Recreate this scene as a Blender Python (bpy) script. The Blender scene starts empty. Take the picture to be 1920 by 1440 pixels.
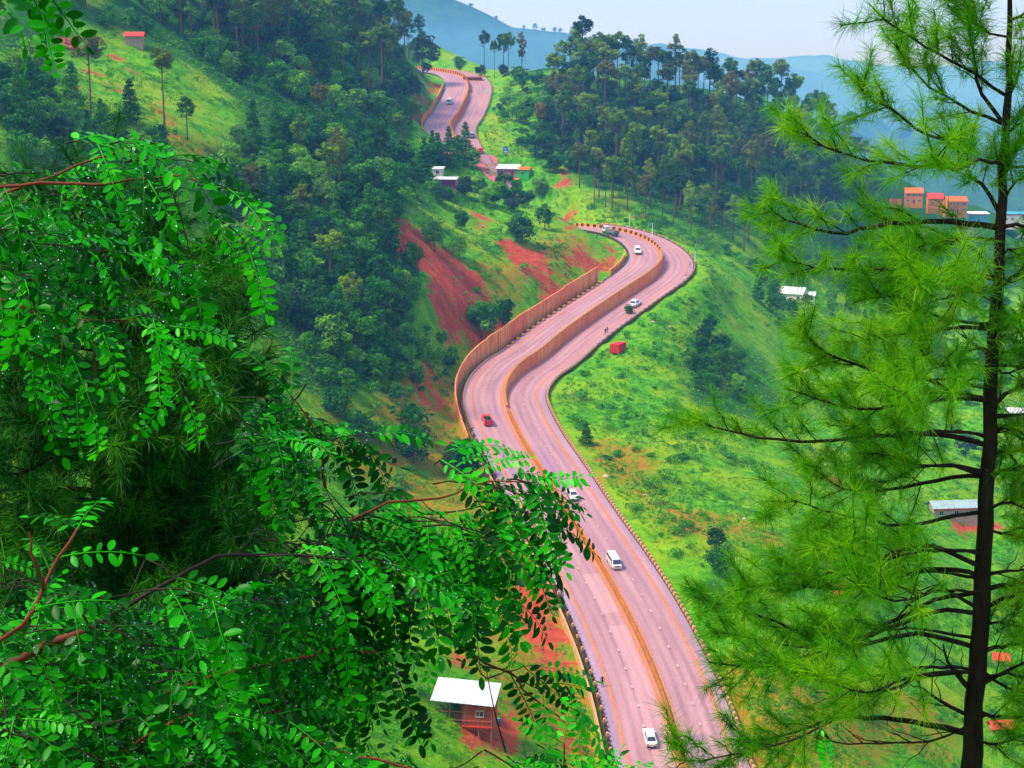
import bpy, math, random
import numpy as np

scn = bpy.context.scene
COL = scn.collection
F = 3000.0                      # focal length in photograph pixels (1920 wide)
PITCH = math.atan(570.0 / 3000.0)

# ------------------------------------------------------------------ camera, sky, sun, exposure
cam_data = bpy.data.cameras.new("camera")
cam_data.sensor_width = 36.0
cam_data.lens = 36.0 * F / 1920.0
cam_data.clip_start = 0.1
cam_data.clip_end = 30000.0
cam = bpy.data.objects.new("camera", cam_data)
cam.rotation_euler = (math.pi / 2 - PITCH, 0, 0)
COL.objects.link(cam)
scn.camera = cam

SUN_EL, SUN_AZ = math.radians(56), math.radians(-105)     # azimuth measured from +Y (north) towards +X
world = bpy.data.worlds.new("World")
scn.world = world
world.use_nodes = True
wn = world.node_tree.nodes
wl = world.node_tree.links
wn.clear()
w_out = wn.new("ShaderNodeOutputWorld")
w_bg = wn.new("ShaderNodeBackground")
w_bg.inputs["Strength"].default_value = 0.092
w_sky = wn.new("ShaderNodeTexSky")
w_sky.sky_type = 'NISHITA'
w_sky.sun_disc = False
w_sky.sun_elevation = SUN_EL
w_sky.sun_rotation = SUN_AZ
w_sky.altitude = 1900
w_sky.air_density = 1.0
w_sky.dust_density = 2.2
w_sky.ozone_density = 3.0
w_mix = wn.new("ShaderNodeMix")            # thin even cloud veil over the clear sky
w_mix.data_type = 'RGBA'
w_mix.inputs[0].default_value = 0.78
w_mix.inputs[7].default_value = (1.8, 2.25, 4.1, 1)
wl.new(w_sky.outputs[0], w_mix.inputs[6])
wl.new(w_mix.outputs[2], w_bg.inputs[0])
wl.new(w_bg.outputs[0], w_out.inputs[0])

sun_d = bpy.data.lights.new("sun", 'SUN')
sun_d.energy = 1.7
sun_d.angle = math.radians(16)
sun_d.color = (1.0, 0.93, 0.78)
sun = bpy.data.objects.new("sun", sun_d)
sun.rotation_euler = (math.pi / 2 - SUN_EL, 0, math.pi - SUN_AZ)
COL.objects.link(sun)

scn.view_settings.view_transform = 'Standard'
scn.view_settings.look = 'None'
scn.view_settings.exposure = 1.7
scn.view_settings.gamma = 1.0
scn.view_settings.use_curve_mapping = False
scn.cycles.use_denoising = True
scn.cycles.max_bounces = 6
scn.cycles.diffuse_bounces = 2
scn.cycles.transparent_max_bounces = 8
scn.cycles.volume_bounces = 1

# ------------------------------------------------------------------ helpers
CT, ST = math.cos(PITCH), math.sin(PITCH)

def P(px, py, d):
    """World point at forward distance d seen at photograph pixel (px, py); used to lay the place out to scale."""
    u = (px - 960.0) / F
    v = (py - 720.0) / F
    s = d / (CT - v * ST)
    return np.array([u * s, d, (-ST - v * CT) * s])

def to_px(p):
    p = np.asarray(p, float)
    x, y, z = p[..., 0], p[..., 1], p[..., 2]
    depth = y * CT - z * ST
    up = y * ST + z * CT
    return 960 + F * x / depth, 720 - F * up / depth, depth

def mesh_from(name, verts, faces, mats=(), smooth=False, tone=None, mat_idx=None, attr=None):
    """faces: list of (m,3)/(m,4) integer arrays or a list of index lists."""
    me = bpy.data.meshes.new(name)
    verts = np.asarray(verts, np.float32).reshape(-1, 3)
    if isinstance(faces, np.ndarray):
        faces = [faces]
    if len(faces) and not isinstance(faces[0], np.ndarray):
        me.from_pydata([tuple(map(float, v)) for v in verts], [], [tuple(map(int, f)) for f in faces])
        nf = len(faces)
    else:
        me.vertices.add(len(verts))
        me.vertices.foreach_set("co", verts.ravel())
        idx = np.concatenate([f.ravel() for f in faces]).astype(np.int32)
        tot = np.concatenate([np.full(len(f), f.shape[1], np.int32) for f in faces])
        start = np.concatenate([[0], np.cumsum(tot)[:-1]]).astype(np.int32)
        me.loops.add(len(idx))
        me.loops.foreach_set("vertex_index", idx)
        me.polygons.add(len(tot))
        me.polygons.foreach_set("loop_start", start)
        nf = len(tot)
    for m in mats:
        me.materials.append(m)
    if mat_idx is not None:
        me.polygons.foreach_set("material_index", np.asarray(mat_idx, np.int32))
    if tone is not None:
        a = me.attributes.new("tone", 'FLOAT', 'POINT')
        a.data.foreach_set("value", np.asarray(tone, np.float32))
    if attr is not None:
        a = me.attributes.new("zone", 'FLOAT_COLOR', 'POINT')
        a.data.foreach_set("color", np.asarray(attr, np.float32).ravel())
    me.update(calc_edges=True)
    me.polygons.foreach_set("use_smooth", np.full(nf, bool(smooth)))
    return me

def link(name, me, parent=None, **props):
    o = bpy.data.objects.new(name, me)
    COL.objects.link(o)
    if parent is not None:
        o.parent = parent
    for k, v in props.items():
        if v is not None:
            o[k] = v
    return o

def thing(name, label, cat, loc=(0, 0, 0), rz=0.0, group=None, me=None):
    o = bpy.data.objects.new(name, me)
    COL.objects.link(o)
    o.location = tuple(map(float, loc))
    o.rotation_euler = (0, 0, rz)
    o["label"] = label
    o["category"] = cat
    if group:
        o["group"] = group
    return o

class MB:
    """Collects simple solids into one mesh."""
    def __init__(self):
        self.v, self.f, self.m = [], [], []
        self.n = 0
    def add(self, verts, faces, mi=0):
        verts = [tuple(map(float, p)) for p in verts]
        self.v += verts
        self.f += [[i + self.n for i in f] for f in faces]
        self.m += [mi] * len(faces)
        self.n += len(verts)
        return self
    def hexa(self, b, t, mi=0):
        """b, t: four bottom and four top corners, counter-clockwise."""
        return self.add(list(b) + list(t), [[3, 2, 1, 0], [4, 5, 6, 7], [0, 1, 5, 4], [1, 2, 6, 5], [2, 3, 7, 6], [3, 0, 4, 7]], mi)
    def box(self, cx, cy, cz, sx, sy, sz, mi=0, bevel=0.0, top=(1.0, 1.0), shift=(0, 0)):
        hx, hy, hz = sx / 2, sy / 2, sz / 2
        tx, ty = hx * top[0], hy * top[1]
        b = [(cx - hx, cy - hy, cz - hz), (cx + hx, cy - hy, cz - hz), (cx + hx, cy + hy, cz - hz), (cx - hx, cy + hy, cz - hz)]
        t = [(cx - tx + shift[0], cy - ty + shift[1], cz + hz), (cx + tx + shift[0], cy - ty + shift[1], cz + hz),
             (cx + tx + shift[0], cy + ty + shift[1], cz + hz), (cx - tx + shift[0], cy + ty + shift[1], cz + hz)]
        return self.hexa(b, t, mi)
    def tube(self, pts, radii, n=6, mi=0, cap=True):
        v, f = tube_arrays(pts, radii, n)
        faces = [list(q) for q in f]
        if cap:
            faces.append(list(range(n))[::-1])
            faces.append(list(range(len(v) - n, len(v))))
        return self.add(v, faces, mi)
    def mesh(self, name, mats, smooth=False):
        return mesh_from(name, self.v, self.f, mats, smooth, mat_idx=self.m)

def tube_arrays(pts, radii, n=6):
    pts = np.asarray(pts, float)
    k = len(pts)
    radii = np.broadcast_to(np.asarray(radii, float), (k,))
    tan = np.gradient(pts, axis=0)
    tan /= np.linalg.norm(tan, axis=1)[:, None] + 1e-9
    ref = np.array([0, 0, 1.0])
    if abs(tan[:, 2]).mean() > 0.8:
        ref = np.array([0, 1.0, 0])
    a = np.cross(tan, ref)
    a /= np.linalg.norm(a, axis=1)[:, None] + 1e-9
    b = np.cross(a, tan)
    ang = np.arange(n) * 2 * math.pi / n
    v = pts[:, None, :] + radii[:, None, None] * (np.cos(ang)[None, :, None] * a[:, None, :] + np.sin(ang)[None, :, None] * b[:, None, :])
    i = np.arange(k - 1)[:, None] * n
    j = np.arange(n)[None, :]
    j2 = (j + 1) % n
    f = np.stack([i + j, i + j2, i + n + j2, i + n + j], -1).reshape(-1, 4)
    return v.reshape(-1, 3), f

def catmull(pts, step):
    pts = np.asarray(pts, float)
    seg = np.linalg.norm(np.diff(pts[:, :3], axis=0), axis=1)
    t = np.concatenate([[0], np.cumsum(seg)])
    m = np.gradient(pts, t, axis=0)
    out = []
    ts = np.arange(0, t[-1], step)
    k = np.clip(np.searchsorted(t, ts, side='right') - 1, 0, len(pts) - 2)
    h = (t[k + 1] - t[k])[:, None]
    s = ((ts - t[k]))[:, None] / h
    return ((2 * s**3 - 3 * s**2 + 1) * pts[k] + (s**3 - 2 * s**2 + s) * h * m[k] + (-2 * s**3 + 3 * s**2) * pts[k + 1] + (s**3 - s**2) * h * m[k + 1])

def smooth01(x):
    x = np.clip(x, 0, 1)
    return x * x * (3 - 2 * x)

def vnoise(x, y, seed=0):
    """Smooth value noise on arrays, about -1..1."""
    xi, yi = np.floor(x).astype(np.int64), np.floor(y).astype(np.int64)
    xf, yf = x - xi, y - yi
    def h(a, b):
        n = (a * 374761393 + b * 668265263 + seed * 1274126177) & 0xffffffff
        n = ((n ^ (n >> 13)) * 1274126177) & 0xffffffff
        n = n ^ (n >> 16)
        return (n & 0xffff) / 32767.5 - 1.0
    u, v = smooth01(xf), smooth01(yf)
    return (h(xi, yi) * (1 - u) + h(xi + 1, yi) * u) * (1 - v) + (h(xi, yi + 1) * (1 - u) + h(xi + 1, yi + 1) * u) * v

def in_poly(px, py, poly):
    px, py = np.asarray(px, float), np.asarray(py, float)
    inside = np.zeros(px.shape, bool)
    n = len(poly)
    for i in range(n):
        x1, y1 = poly[i]
        x2, y2 = poly[(i + 1) % n]
        c = (y1 > py) != (y2 > py)
        inside ^= c & (px < (x2 - x1) * (py - y1) / (y2 - y1 + 1e-12) + x1)
    return inside

# ------------------------------------------------------------------ materials
def srgb(r, g, b):
    f = lambda c: (c / 255 / 12.92) if c / 255 <= 0.04045 else ((c / 255 + 0.055) / 1.055) ** 2.4
    return (f(r), f(g), f(b), 1.0)

def new_mat(name):
    m = bpy.data.materials.new(name)
    m.use_nodes = True
    nt = m.node_tree
    bsdf = nt.nodes["Principled BSDF"]
    return m, nt, bsdf

def ramp(nt, stops, src=None):
    r = nt.nodes.new("ShaderNodeValToRGB")
    e = r.color_ramp.elements
    while len(e) > 1:
        e.remove(e[-1])
    e[0].position, e[0].color = stops[0]
    for p, c in stops[1:]:
        k = e.new(p)
        k.color = c
    if src is not None:
        nt.links.new(src, r.inputs[0])
    return r.outputs[0]

def noise(nt, scale, detail=4, rough=0.6, coord="Object", vec=None, stretch=None, w=None):
    n = nt.nodes.new("ShaderNodeTexNoise")
    n.inputs["Scale"].default_value = scale
    n.inputs["Detail"].default_value = detail
    n.inputs["Roughness"].default_value = rough
    if vec is None:
        tc = nt.nodes.new("ShaderNodeTexCoord")
        vec = tc.outputs[coord]
    if stretch:
        mp = nt.nodes.new("ShaderNodeMapping")
        mp.inputs["Scale"].default_value = stretch
        nt.links.new(vec, mp.inputs[0])
        vec = mp.outputs[0]
    nt.links.new(vec, n.inputs["Vector"])
    return n.outputs[0]

def mix(nt, fac, a, b, mode='MIX'):
    m = nt.nodes.new("ShaderNodeMix")
    m.data_type = 'RGBA'
    m.blend_type = mode
    for i, v in ((0, fac), (6, a), (7, b)):
        if isinstance(v, (int, float)):
            m.inputs[i].default_value = v
        elif isinstance(v, tuple):
            m.inputs[i].default_value = v
        else:
            nt.links.new(v, m.inputs[i])
    return m.outputs[2]

def math_n(nt, op, a, b=0.0):
    m = nt.nodes.new("ShaderNodeMath")
    m.operation = op
    for i, v in ((0, a), (1, b)):
        if isinstance(v, (int, float)):
            m.inputs[i].default_value = v
        else:
            nt.links.new(v, m.inputs[i])
    return m.outputs[0]

def attr_out(nt, name, out="Fac"):
    a = nt.nodes.new("ShaderNodeAttribute")
    a.attribute_name = name
    return a.outputs[out]

def plain(name, col, rough=0.7, spec=0.3, vary=0.25, scale=3.0, metal=0.0, stretch=None, bump=0.0):
    """A painted / mineral surface with soft wear."""
    m, nt, b = new_mat(name)
    n = noise(nt, scale, 5, 0.65, stretch=stretch)
    lo = tuple(c * (1 - vary) for c in col[:3]) + (1,)
    hi = tuple(min(1, c * (1 + vary)) for c in col[:3]) + (1,)
    c = ramp(nt, [(0.3, lo), (0.7, hi)], n)
    nt.links.new(c, b.inputs["Base Color"])
    b.inputs["Roughness"].default_value = rough
    b.inputs["Specular IOR Level"].default_value = spec
    b.inputs["Metallic"].default_value = metal
    if bump:
        bp = nt.nodes.new("ShaderNodeBump")
        bp.inputs["Strength"].default_value = bump
        nt.links.new(n, bp.inputs["Height"])
        nt.links.new(bp.outputs[0], b.inputs["Normal"])
    return m

def foliage(name, dark, mid, light, hue_jitter=0.5, translucent=0.3, gloss=0.2, rough=0.55, accent=None):
    """Leaf material: colour from a per-leaf tone, a per-tree random and a little translucency."""
    m, nt, b = new_mat(name)
    tone = attr_out(nt, "tone")
    oi = nt.nodes.new("ShaderNodeObjectInfo")
    rnd = oi.outputs["Random"]
    t2 = math_n(nt, 'ADD', tone, math_n(nt, 'MULTIPLY', math_n(nt, 'SUBTRACT', rnd, 0.5), hue_jitter))
    stops = [(0.0, dark), (0.5, mid), (1.0, light)]
    c = ramp(nt, stops, t2)
    if accent is not None:
        k = nt.nodes.new("ShaderNodeMath")
        k.operation = 'FRACT'
        nt.links.new(math_n(nt, 'MULTIPLY', rnd, 17.31), k.inputs[0])
        f = ramp(nt, [(0.70, (0, 0, 0, 1)), (0.95, (1, 1, 1, 1))], k.outputs[0])
        c = mix(nt, f, c, accent)
    nt.links.new(c, b.inputs["Base Color"])
    b.inputs["Roughness"].default_value = rough
    b.inputs["Specular IOR Level"].default_value = gloss
    if translucent > 0:
        tr = nt.nodes.new("ShaderNodeBsdfTranslucent")
        nt.links.new(c, tr.inputs[0])
        ms = nt.nodes.new("ShaderNodeMixShader")
        ms.inputs[0].default_value = translucent
        nt.links.new(b.outputs[0], ms.inputs[1])
        nt.links.new(tr.outputs[0], ms.inputs[2])
        nt.links.new(ms.outputs[0], nt.nodes["Material Output"].inputs[0])
    return m
# ------------------------------------------------------------------ the road's median line: (px, py, forward metres, drop of the right carriageway)
ROAD_PTS = [
    (1420, 1640, 205, 0), (1350, 1560, 218, 0), (1283, 1440, 234, 0), (1254, 1340, 248, 0), (1221, 1250, 263, 0), (1180, 1160, 278, 0), (1125, 1060, 298, 0), (1064, 965, 321, 0),
    (1010, 875, 348, 0), (976, 820, 368, 0), (952, 770, 385, 0), (946, 745, 395, -0.6), (955, 709, 410, -1.8), (978, 682, 422, -2.5),
    (1007, 663, 432, -2.8), (1060, 620, 450, -2.8), (1122, 576, 470, -2.8), (1185, 534, 492, -2.8), (1227, 505, 508, -2.8), (1241, 486, 520, -2.7),
    (1239, 472, 529, -2.4), (1216, 451, 543, -1.8), (1185, 438, 553, -1.0), (1143, 429, 562, -0.3), (1095, 424, 570, 0),
    (1030, 428, 598, 0), (960, 395, 630, -0.4), (905, 325, 650, -1.6),
 (868, 277, 662, -2.4), (853, 258, 672, -2.4), (845, 241, 682, -2.4), (861, 208, 712, -2.4), (876, 176, 750, -2.0), (879, 157, 778, -0.8),
    (866, 143, 800, 0), (829, 134, 825, 0), (780, 128, 860, 0), (700, 120, 910, 0)]
_rp = np.array([np.append(P(a, b, d), dz) for a, b, d, dz in ROAD_PTS])
RSTEP = 1.5
RC = catmull(_rp, RSTEP)                      # x, y, z, dz
# light smoothing keeps the kerbs free of kinks
for _ in range(6):
    RC[1:-1] = 0.25 * RC[:-2] + 0.5 * RC[1:-1] + 0.25 * RC[2:]
RT = np.gradient(RC[:, :3], axis=0)
RT[:, 2] = 0
RT /= np.linalg.norm(RT, axis=1)[:, None]
RN = np.stack([RT[:, 1], -RT[:, 0], np.zeros(len(RT))], 1)      # to the right of travel away from the camera
RPX = np.array(to_px(RC[:, :3]))
NR = len(RC)

def rpos(i, off, lift=0.0):
    i = np.asarray(i)
    z = RC[i, 2] + np.where(np.asarray(off) > 0, RC[i, 3], 0.0) + lift
    p = RC[i, :3] + RN[i] * np.asarray(off)[..., None]
    p = p.copy()
    p[..., 2] = z
    return p

def idx_at(px, py):
    return int(np.argmin((RPX[0] - px) ** 2 + (RPX[1] - py) ** 2))

I_BEND = idx_at(1241, 486)
I_HID = idx_at(1062, 427)
I_UP = idx_at(880, 292)

def road_nearest(x, y, chunk=20000):
    """distance, signed offset and carriageway height of the road for flat arrays x, y."""
    d2 = np.full(len(x), 1e18)
    ii = np.zeros(len(x), np.int64)
    sub = np.arange(0, NR, 3)
    cx, cy = RC[sub, 0], RC[sub, 1]
    for s in range(0, len(x), chunk):
        e = slice(s, s + chunk)
        q = (x[e, None] - cx) ** 2 + (y[e, None] - cy) ** 2
        k = q.argmin(1)
        d2[e] = q[np.arange(len(k)), k]
        ii[e] = sub[k]
    off = (x - RC[ii, 0]) * RN[ii, 0] + (y - RC[ii, 1]) * RN[ii, 1]
    z = RC[ii, 2] + np.where(off > -6.5, RC[ii, 3], 0)
    return np.sqrt(d2), off, z, ii

# ------------------------------------------------------------------ hillsides: a thin-plate surface through surveyed points
VIS = [
 (850,1300,226),(700,1400,195),(600,1330,190),(640,1000,285),(500,1200,210),(980,1150,282),(960,1000,312),
 (800,900,335),(700,850,330),(720,760,355),(640,740,345),(550,640,355),(450,560,355),(300,600,310),(800,640,405),(850,600,425),(830,560,432),
 (760,430,455),(650,560,395),(600,400,435),(450,400,405),(350,250,425),(450,280,440),(250,90,475),(100,100,455),(100,250,385),
 (400,100,525),(600,200,530),(700,300,530),(800,335,545),(750,200,630),(600,60,620),(720,40,720),(790,150,740),(780,240,650),(815,160,745),
 (900,400,525),(1000,470,500),(1000,395,540),(940,330,580),(1060,405,556),(1084,418,560),(900,560,455),(950,530,468),(1100,470,512),(1130,470,520),
 (840,350,560),(935,296,640),(970,230,700),(950,170,755),(1000,270,680),(1000,160,770),(1020,352,596),(975,338,596),(930,322,602),(1050,385,580),
 (905,138,800),(1000,140,790),(1100,150,785),(1200,178,795),(1300,192,805),(1400,207,825),(1500,242,845),(1600,312,870),(1700,352,900),(1850,395,950),
 (1050,300,670),(1100,370,625),(1200,300,700),(1200,400,612),(1300,300,725),(1300,420,630),(1400,330,745),(1400,440,635),(1350,475,590),(1500,350,785),
 (1500,450,700),(1600,420,805),(1600,500,725),(1750,440,880),(1750,520,790),(1880,600,660),(1490,556,625),(1560,560,640),
 (1350,520,535),(1310,600,478),(1400,600,512),(1250,650,442),(1210,720,412),(1350,720,442),(1450,700,480),(1500,690,520),(1600,700,530),(1800,700,570),
 (1110,800,378),(1200,850,365),(1350,850,378),(1500,850,402),(1700,850,435),(1900,850,475),(1180,930,338),(1300,1000,312),(1450,1000,322),(1600,1000,345),(1800,1000,385),
 (1380,1200,268),(1460,1300,254),(1600,1250,282),(1800,1250,312),(1500,1430,238),(1700,1430,255),(1900,1430,278)]
_cp = [P(*q) for q in VIS]
_cp += [np.array(q, float) for q in [
 (0,0,-1.9),(-6,6,-3.5),(8,8,-8.5),(0,14,-11),(-14,14,-8.5),(14,14,-12),(0,30,-22),(-30,30,-15),(30,30,-25),(0,60,-44),(-60,60,-30),(60,60,-50),(0,110,-70),(-60,120,-55),(80,150,-93),(-110,200,-45),
 (0,170,-86),(50,180,-98),(-150,100,-10),(-200,250,30),(-200,400,60),(-180,500,70),(-200,650,100),(-160,800,110),(-250,900,130),(150,80,-70),(200,200,-115),(250,350,-120),(300,500,-135),(350,700,-130),
 (300,900,-90),(400,1000,-110),(200,1000,-70),(60,950,-45),(-20,960,-20),(-70,900,30),(-40,1050,-30),(100,1100,-100),(250,1150,-130),(-150,1100,60),(-60,-40,4),(60,-40,-5),(0,-50,2),(-200,-40,10),(200,-40,-40)]]
# the road bench itself
for i in range(0, NR, 12):
    _cp.append(RC[i, :3] + np.array([0, 0, -0.8]))
_cp = np.array(_cp)

def _tps(r2):
    return np.where(r2 > 1e-9, 0.5 * r2 * np.log(r2 + 1e-12), 0.0)

SC = 100.0
_q = _cp[:, :2] / SC
_n = len(_q)
_K = _tps(((_q[:, None] - _q[None]) ** 2).sum(-1)) + np.eye(_n) * 0.004
_PM = np.c_[np.ones(_n), _q]
_A = np.block([[_K, _PM], [_PM.T, np.zeros((3, 3))]])
_W = np.linalg.solve(_A, np.r_[_cp[:, 2], np.zeros(3)])

GX0, GX1, GY0, GY1, GS = -300.0, 460.0, -50.0, 1150.0, 3.0
gx = np.arange(GX0, GX1 + 0.1, GS)
gy = np.arange(GY0, GY1 + 0.1, GS)
GX, GY = np.meshgrid(gx, gy)
fx, fy = GX.ravel(), GY.ravel()
gz = np.zeros(len(fx))
for s in range(0, len(fx), 20000):
    e = slice(s, s + 20000)
    q = np.c_[fx[e], fy[e]] / SC
    gz[e] = _tps(((q[:, None] - _q[None]) ** 2).sum(-1)) @ _W[:_n] + np.c_[np.ones(len(q)), q] @ _W[_n:]
rd, roff, rz, rii = road_nearest(fx, fy)
rough = (1.6 * vnoise(fx / 23, fy / 23, 1) + 0.9 * vnoise(fx / 9, fy / 9, 2) + 0.4 * vnoise(fx / 4, fy / 4, 3))
amp = smooth01((fy - 60) / 80) * smooth01((rd - 14) / 18)
gz = gz + rough * amp
bl = smooth01((rd - 13.5) / np.where(roff > 0, 9.0, 12.0))
gz = (rz - 0.7) * (1 - bl) + gz * bl
GZ = gz.reshape(GX.shape)

def ground(x, y):
    x, y = np.asarray(x, float), np.asarray(y, float)
    u = np.clip((x - GX0) / GS, 0, GZ.shape[1] - 1.001)
    v = np.clip((y - GY0) / GS, 0, GZ.shape[0] - 1.001)
    i, j = u.astype(int), v.astype(int)
    a, b = u - i, v - j
    return (GZ[j, i] * (1 - a) + GZ[j, i + 1] * a) * (1 - b) + (GZ[j + 1, i] * (1 - a) + GZ[j + 1, i + 1] * a) * b

def hit(px, py, dmin=120.0, dmax=1120.0):
    """Where the sight line through a photograph pixel meets the hillside."""
    px, py = np.atleast_1d(np.asarray(px, float)), np.atleast_1d(np.asarray(py, float))
    u, v = (px - 960) / F, (py - 720) / F
    s = 1.0 / (CT - v * ST)
    rx, rzz = u * s, (-ST - v * CT) * s
    d = np.full(len(px), np.nan)
    prev = None
    for t in np.arange(dmin, dmax, 2.0):
        g = ground(rx * t, np.full(len(px), t))
        under = (rzz * t < g) & np.isnan(d)
        d[under] = t
    lo, hi_ = d - 2.0, d.copy()
    for _ in range(8):                       # close in on the crossing
        mid = (lo + hi_) / 2
        un = rzz * mid < ground(np.nan_to_num(rx * mid), np.nan_to_num(mid))
        hi_ = np.where(un, mid, hi_)
        lo = np.where(un, lo, mid)
    d = hi_
    return np.stack([rx * d, d, ground(rx * np.nan_to_num(d), np.nan_to_num(d))], 1)

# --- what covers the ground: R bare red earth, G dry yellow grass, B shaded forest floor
SOIL = [[(790,468),(850,468),(915,545),(905,580),(850,545),(815,520)],[(735,405),(770,430),(830,470),(850,500),(800,520),(770,490),(740,450)],[(805,520),(850,530),(880,590),(900,630),(850,640),(820,600),(800,560)],[(940,455),(985,450),(1040,500),(1030,530),(980,520),(945,490)],
        [(1065,385),(1085,400),(1082,432),(1060,420),(1050,400)],[(1070,460),(1095,465),(1090,500),(1065,490)],[(890,405),(915,405),(915,418),(890,418)],[(110,70),(150,70),(150,95),(112,92)],
        [(215,102),(240,106),(300,148),(288,152)],[(298,205),(312,208),(348,244),(338,250)],[(130,128),(150,130),(240,176),(225,181)],[(262,170),(275,172),(330,205),(318,208)],[(136,148),(150,146),(176,170),(166,172)],[(380,215),(390,216),(430,240),(420,243)],[(520,85),(555,110),(610,120),(600,140),(525,120)],
        [(760,690),(830,690),(830,730),(760,720)],[(770,740),(820,745),(820,775),(780,765)],[(955,1150),(1060,1190),(1060,1240),(980,1210)],[(1000,1225),(1080,1230),(1090,1255),(1010,1250)],[(820,1220),(890,1220),(890,1245),(820,1245)],
        [(850,1330),(960,1330),(980,1400),(930,1410),(860,1390)],[(1190,395),(1215,395),(1215,420),(1185,418)],[(1040,320),(1075,335),(1065,355),(1040,345)],[(840,560),(920,600),(900,640),(850,620)],
        [(895,810),(960,830),(940,870),(890,850)],[(1000,1100),(1040,1060),(1050,1120),(1010,1140)],[(1540,880),(1600,890),(1600,925),(1560,920)],[(1780,985),(1890,990),(1890,1004),(1800,1004)]]
DRY = [[(600,760),(880,760),(930,870),(1000,1000),(1060,1120),(900,1100),(760,980),(600,860)],[(170,120),(400,260),(470,300),(380,290),(240,200)],[(660,680),(880,690),(860,820),(700,760)],[(850,520),(1080,420),(1120,480),(960,560),(870,620)],[(1130,900),(1500,1010),(1700,1100),(1500,1060),(1200,980)],
       [(1360,1240),(1800,1300),(1800,1440),(1380,1440)],[(930,1080),(1070,1120),(1140,1400),(1000,1440),(900,1300)],[(1050,820),(1250,860),(1230,930),(1100,880)],[(380,250),(480,300),(440,330),(370,310)]]
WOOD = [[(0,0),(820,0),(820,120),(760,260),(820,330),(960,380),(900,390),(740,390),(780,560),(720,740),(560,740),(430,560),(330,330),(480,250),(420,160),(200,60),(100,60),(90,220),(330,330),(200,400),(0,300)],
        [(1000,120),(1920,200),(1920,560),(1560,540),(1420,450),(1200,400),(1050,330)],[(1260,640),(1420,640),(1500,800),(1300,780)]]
tx, ty, _ = to_px(np.stack([fx, fy, gz], 1))
wob_x, wob_y = 14 * vnoise(fx / 6, fy / 6, 5) + 8 * vnoise(fx / 2.5, fy / 2.5, 6), 14 * vnoise(fx / 6, fy / 6, 7) + 8 * vnoise(fx / 2.5, fy / 2.5, 8)
zone = np.zeros((len(fx), 4))
zone[:, 3] = 1
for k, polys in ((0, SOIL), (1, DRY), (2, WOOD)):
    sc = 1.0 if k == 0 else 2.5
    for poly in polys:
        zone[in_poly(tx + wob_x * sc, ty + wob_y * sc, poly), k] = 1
# bare cutting where the hill was dug for the road
cut = (np.abs(rd - 16.5 - 2 * vnoise(fx / 8, fy / 8, 11)) < 2.0) & (vnoise(fx / 14, fy / 14, 12) > 0.15)
zone[cut & (roff < 0), 0] = 1
wood_g = zone[:, 2].reshape(GX.shape).copy()
soil_g = zone[:, 0].reshape(GX.shape).copy()
for k in range(3):
    z = zone[:, k].reshape(GX.shape)
    for _ in range(1 if k == 0 else 3):
        z[1:-1, 1:-1] = (z[1:-1, 1:-1] * 2 + z[:-2, 1:-1] + z[2:, 1:-1] + z[1:-1, :-2] + z[1:-1, 2:]) / 6
    zone[:, k] = z.ravel()

def zone_at(g, x, y):
    i = np.clip(((np.asarray(x) - GX0) / GS).round().astype(int), 0, g.shape[1] - 1)
    j = np.clip(((np.asarray(y) - GY0) / GS).round().astype(int), 0, g.shape[0] - 1)
    return g[j, i]

G_DARK, G_MID, G_PALE = srgb(36, 104, 4), srgb(76, 154, 4), srgb(132, 184, 6)  # three grass greens, spread by noise alone
m_hill, nt, b = new_mat("hill_ground")
zn = nt.nodes.new("ShaderNodeAttribute"); zn.attribute_name = "zone"
sep = nt.nodes.new("ShaderNodeSeparateColor"); nt.links.new(zn.outputs["Color"], sep.inputs[0])
n1, n2, n3 = noise(nt, 0.05, 6, 0.7), noise(nt, 0.22, 6, 0.75), noise(nt, 1.2, 4, 0.75)
grass_c = ramp(nt, [(0.30, G_DARK), (0.5, G_MID), (0.68, G_PALE)], n2)
grass_c = mix(nt, ramp(nt, [(0.45, (0, 0, 0, 1)), (0.7, (1, 1, 1, 1))], n1), grass_c, srgb(150, 172, 6))
dry_c = ramp(nt, [(0.3, srgb(98, 120, 12)), (0.48, srgb(150, 128, 16)), (0.62, srgb(178, 96, 30)), (0.74, srgb(168, 70, 36))], n2)
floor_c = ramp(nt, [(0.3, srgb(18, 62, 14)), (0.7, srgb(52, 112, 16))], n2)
rill = noise(nt, 0.5, 6, 0.75, stretch=(1.0, 1.0, 0.12))
soil_c = ramp(nt, [(0.3, srgb(128, 44, 28)), (0.45, srgb(176, 60, 40)), (0.58, srgb(200, 84, 52)), (0.72, srgb(214, 128, 82))], rill)
soil_c = mix(nt, 0.3, soil_c, ramp(nt, [(0.3, srgb(110, 60, 24)), (0.7, srgb(200, 80, 60))], n3))
def zmask(chan, lo, hi):
    return ramp(nt, [(lo, (0, 0, 0, 1)), (hi, (1, 1, 1, 1))], math_n(nt, 'ADD', math_n(nt, 'ADD', sep.outputs[chan], math_n(nt, 'MULTIPLY', math_n(nt, 'SUBTRACT', n2, 0.5), 2.2)), math_n(nt, 'MULTIPLY', math_n(nt, 'SUBTRACT', n3, 0.5), 1.1)))
c = mix(nt, math_n(nt, 'MULTIPLY', zmask(1, 0.35, 0.9), 0.88), grass_c, dry_c)
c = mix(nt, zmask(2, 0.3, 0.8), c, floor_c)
c = mix(nt, zmask(0, 0.35, 0.62), c, soil_c)
nt.links.new(c, b.inputs["Base Color"])
b.inputs["Roughness"].default_value = 0.9
b.inputs["Specular IOR Level"].default_value = 0.1
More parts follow.
